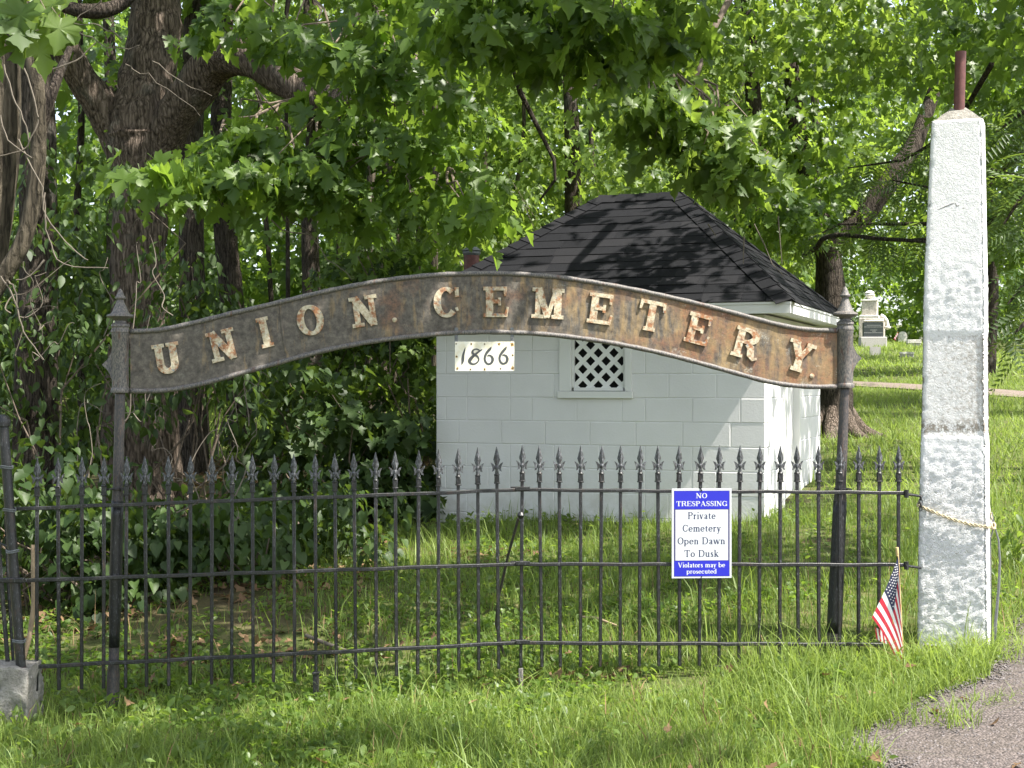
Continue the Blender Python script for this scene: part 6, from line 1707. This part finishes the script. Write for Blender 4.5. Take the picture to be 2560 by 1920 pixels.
shrub('shrub', 'leafy dark bush rising beside the big maple trunk above the arch', 480, 12.4, .5, 1.3, 44, 'vine', 'oval', .10, .35, lift=1.15)
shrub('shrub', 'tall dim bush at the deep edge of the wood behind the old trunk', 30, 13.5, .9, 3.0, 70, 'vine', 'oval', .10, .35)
shrub('shrub', 'bush of bright leaves in the wood behind the arch crown', 1060, 17, 1.3, 3.4, 90, 'bright', 'mid', .11, .6)
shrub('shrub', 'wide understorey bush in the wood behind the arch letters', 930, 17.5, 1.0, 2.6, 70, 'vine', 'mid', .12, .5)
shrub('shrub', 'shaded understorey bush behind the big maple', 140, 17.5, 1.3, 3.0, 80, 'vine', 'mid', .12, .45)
shrub('shrub', 'bright bush glowing over the left eave of the shed roof', 1330, 18.5, 1.1, 3.4, 90, 'bright', 'oval', .10, .75)
shrub('shrub', 'green bush half hidden behind the ridge of the shed', 1640, 18.5, 1.3, 3.6, 80, 'bright', 'mid', .11, .6)
shrub('shrub', 'sunlit weedy bush at the far side of the driveway beside the pillar', 2620, 9.6, .3, .35, 14, 'bright', 'oval', .06, .6)

# vine strands and dead stems tangled through the thicket
b = MB()
for i in range(26):
    px = rng.uniform(20, 640); Y = rng.uniform(8.1, 10.5); py = rng.uniform(780, 1400)
    q = [P(px, py, Y)]
    for k in range(6): q.append(q[-1] + Vector((rng.normal(.02, .05), rng.normal(0, .03), rng.normal(.06, .06))))
    q = [Vector(cat4(q, j, u)) for j in range(len(q) - 1) for u in (0, .25, .5, .75)]; b.tube(q, np.linspace(.0042, .002, len(q)), 4)
for L in () and ([(215, 1330, 8.3), (160, 1350, 8.2), (130, 1330, 8.2), (100, 1380, 8.2)], [(130, 1240, 8.2), (150, 1260, 8.2), (115, 1320, 8.2), (108, 1330, 8.2)]): q = [P(*t) for t in L]; b.tube(q, .013, 7)
vt = b.build('dead_vine', M['twig_pale'], None, True, P(330, 1400, 9)); vt.location = P(330, 1400, 9); tag(vt, 'tangle of thin dead vine stems running through the thicket behind the fence', 'vine', kind='stuff')

# ------------------------------------------------------------------ grass
def clear(x, y):
    """True where grass may grow: not under the shed, on the lane or the driveway"""
    k = (x - SC.x) * su.x + (y - SC.y) * su.y; l = (x - SC.x) * sv.x + (y - SC.y) * sv.y
    ok = ~((k > -.01) & (k < SW) & (l > -.01) & (l < SW))
    ok &= x < edge_x(y) + .10 * (vnoise(x, y, 7, 8) - .45) + .02
    ok &= np.abs(y - lane_y(x)) > 1.6 + .3 * (vnoise(x, y, 2.3, 3) - .5)
    ok &= ~((np.abs(x - cP.x) < .16) & (np.abs(y - cP.y) < .17))
    return ok
def grass(N_, xr, yr, h, w, name, seg=3, dens=None, tint=.5, hvar=.45, lean=.5, mat='grass', fan=None):
    if fan:                                            # sample inside the view wedge
        y = np.sqrt(rng.uniform(yr[0] ** 2, yr[1] ** 2, N_)); x = y * rng.uniform(-fan, fan, N_)
    else: x = rng.uniform(*xr, N_); y = rng.uniform(*yr, N_)
    keep = clear(x, y)
    if dens is not None: keep &= rng.uniform(0, 1, N_) < dens(x, y)
    x, y = x[keep], y[keep]; n_ = len(x); z = ground_z(x, y) - .012
    tuft = vnoise(x, y, 2.1, 1) * .6 + vnoise(x, y, 5.3, 2) * .4
    hh = h * (.45 + 1.1 * tuft) * np.exp(rng.normal(0, hvar, n_)); hh = np.minimum(hh, h * 2.6) * (1 - .55 * np.exp(-((y - 7.25) / .40) ** 2) * (x < 1.0))
    th = rng.uniform(0, 2 * np.pi, n_); la = th + rng.normal(0, .5, n_) + np.pi / 2
    ln = np.abs(rng.normal(0, lean, n_)) * hh + .1 * hh
    wd = w * rng.uniform(.6, 1.35, n_)
    V_ = np.zeros((n_, 2 * seg + 1, 3)); base = np.stack([x, y, z], 1)
    side = np.stack([np.cos(th), np.sin(th), 0 * th], 1); ld = np.stack([np.cos(la), np.sin(la), 0 * th], 1)
    for k in range(seg + 1):
        u = k / seg; c = base + ld * (ln * u ** 2.0)[:, None]; c[:, 2] += hh * (u - .22 * u ** 3 * np.clip(ln / hh, 0, 2))
        if k < seg:
            ww = (wd * (1 - .75 * u ** 1.5) * .5)[:, None]; V_[:, 2 * k] = c - side * ww; V_[:, 2 * k + 1] = c + side * ww
        else: V_[:, 2 * seg] = c
    tr = []
    for k in range(seg - 1): a = 2 * k; tr += [(a, a + 1, a + 3), (a, a + 3, a + 2)]
    tr.append((2 * seg - 2, 2 * seg - 1, 2 * seg)); tr = np.array(tr)
    fc = (tr[None] + (np.arange(n_) * (2 * seg + 1))[:, None, None]).reshape(-1, 3)
    tc = np.clip(tint + .55 * (vnoise(x, y, 1.3, 6) - .5) + rng.normal(0, .18, n_), 0, 1)
    ob = link(name, raw_mesh(name, V_.reshape(-1, 3), fc, M[mat], False, np.repeat(tc, 2 * seg + 1))); ob['kind'] = 'stuff'; return ob
def yard_d(x, y):                                      # thin growth in the bare shade under the wood
    s = np.clip((x + 1.3 + .28 * (y - 8)) / 1.6, .06, 1); s = np.where(y > 7.6, s, 1); return s * (.35 + .65 * (vnoise(x, y, 1.7, 9) > .33))
grass(60000, None, (5.5, 7.7), .076, .0052, 'grass', 3, lambda x, y: .45 + .55 * (vnoise(x, y, 2.6, 4) > .3), .62, fan=.40)
grass(1500, None, (5.5, 9.5), .10, .005, 'grass', 3, None, .7, lean=.9, mat='straw', fan=.40)
grass(8000, None, (5.5, 7.9), .15, .0062, 'grass', 3, lambda x, y: (vnoise(x, y, 1.9, 12) > .52) * 1.0, .66, lean=.75, fan=.40)
grass(5000, (.7, 2.5), (6.2, 7.5), .14, .0058, 'grass', 3, lambda x, y: 1.0 * (x > .9 + .5 * vnoise(x, y, 3, 44)), .85, lean=.8)
grass(62000, None, (7.6, 12.5), .085, .0065, 'grass', 2, yard_d, .45, fan=.40)
grass(9000, None, (7.7, 12.5), .16, .0075, 'grass', 2, lambda x, y: yard_d(x, y) * (vnoise(x, y, 1.5, 15) > .5), .5, lean=.7, fan=.40)
grass(70000, (1.5, 13), (12.5, 36), .10, .018, 'grass', 1, None, .62, lean=.8)
grass(26000, (-8, 3), (18, 32), .16, .03, 'grass', 1, None, .75, lean=.8)
grass(40000, (4, 26), (36, 66), .11, .05, 'grass', 1, None, .7, lean=.8)
def fringe(x, y):
    e = x - edge_x(y); return ((e > -.15) & (e < .75) & (vnoise(x, y, 4.2, 51) > .52 + .45 * np.clip(e, 0, 1))) * 1.0
_c = clear
clear = lambda x, y: np.ones(len(x), bool)
grass(13000, (1.0, 3.4), (5.6, 8.4), .085, .0055, 'grass', 3, fringe, .8, lean=.9)
clear = _c
# weeds and seedlings: little rosettes of broad leaves
GC = Leaves(); n_ = 2600
y = np.sqrt(rng.uniform(5.2 ** 2, 12.5 ** 2, n_)); x = y * rng.uniform(-.38, .36, n_)
k = clear(x, y) & (rng.uniform(0, 1, n_) < np.where(x < .6, 1.0, .30)) & (vnoise(x, y, 1.6, 21) > .35); x, y = x[k], y[k]
C = np.stack([x, y, ground_z(x, y) + .035], 1); sprays(GC, C, .075, 9, .045, .6, flat=.7, droop=-.2, hang=-.1)
GC.build('weed', 'oval', 'bright', None, 'stuff')
GV = Leaves(); n_ = 1500
y = np.sqrt(rng.uniform(5.6 ** 2, 9.0 ** 2, n_)); x = y * rng.uniform(-.38, .34, n_); k = clear(x, y) & (vnoise(x, y, 1.25, 77) > .55); x, y = x[k], y[k]
sprays(GV, np.stack([x, y, ground_z(x, y) + .045], 1), .05, 8, .030, .75, flat=.6, droop=.1, hang=-.2)
GV.build('clover', 'heart', 'maple', None, 'stuff')
LT2 = Leaves(); n_ = 5200; y = rng.uniform(7.3, 18, n_); x = rng.uniform(-4.6, .6, n_); k = vnoise(x, y, 1.1, 31) + .35 * (x < -1) > .62; x, y = x[k], y[k]; n_ = len(x)
t = rng.normal(0, 1, (n_, 3)); t[:, 2] *= .25; nn = rng.normal(0, .35, (n_, 3)); nn[:, 2] += 1
LT2.add(np.stack([x, y, ground_z(x, y) + rng.uniform(.005, .03, n_)], 1), t, nn, rng.uniform(.04, .085, n_), rng.uniform(0, 1, n_)); LT2.build('leaf_litter', 'lo', 'straw', None, 'stuff')
n_ = 46; L3 = Leaves(); y = rng.uniform(5.3, 8.2, n_); x = rng.uniform(-2, 2.7, n_); t = rng.normal(0, 1, (n_, 3)); t[:, 2] *= .3; nn = rng.normal(0, .5, (n_, 3)); nn[:, 2] += 1
L3.add(np.stack([x, y, ground_z(x, y) + np.where(x > edge_x(y), .03, .08)], 1), t, nn, rng.uniform(.03, .06, n_), rng.uniform(0, .8, n_)); L3.build('fallen_leaf', 'mid', 'straw', None, 'stuff')
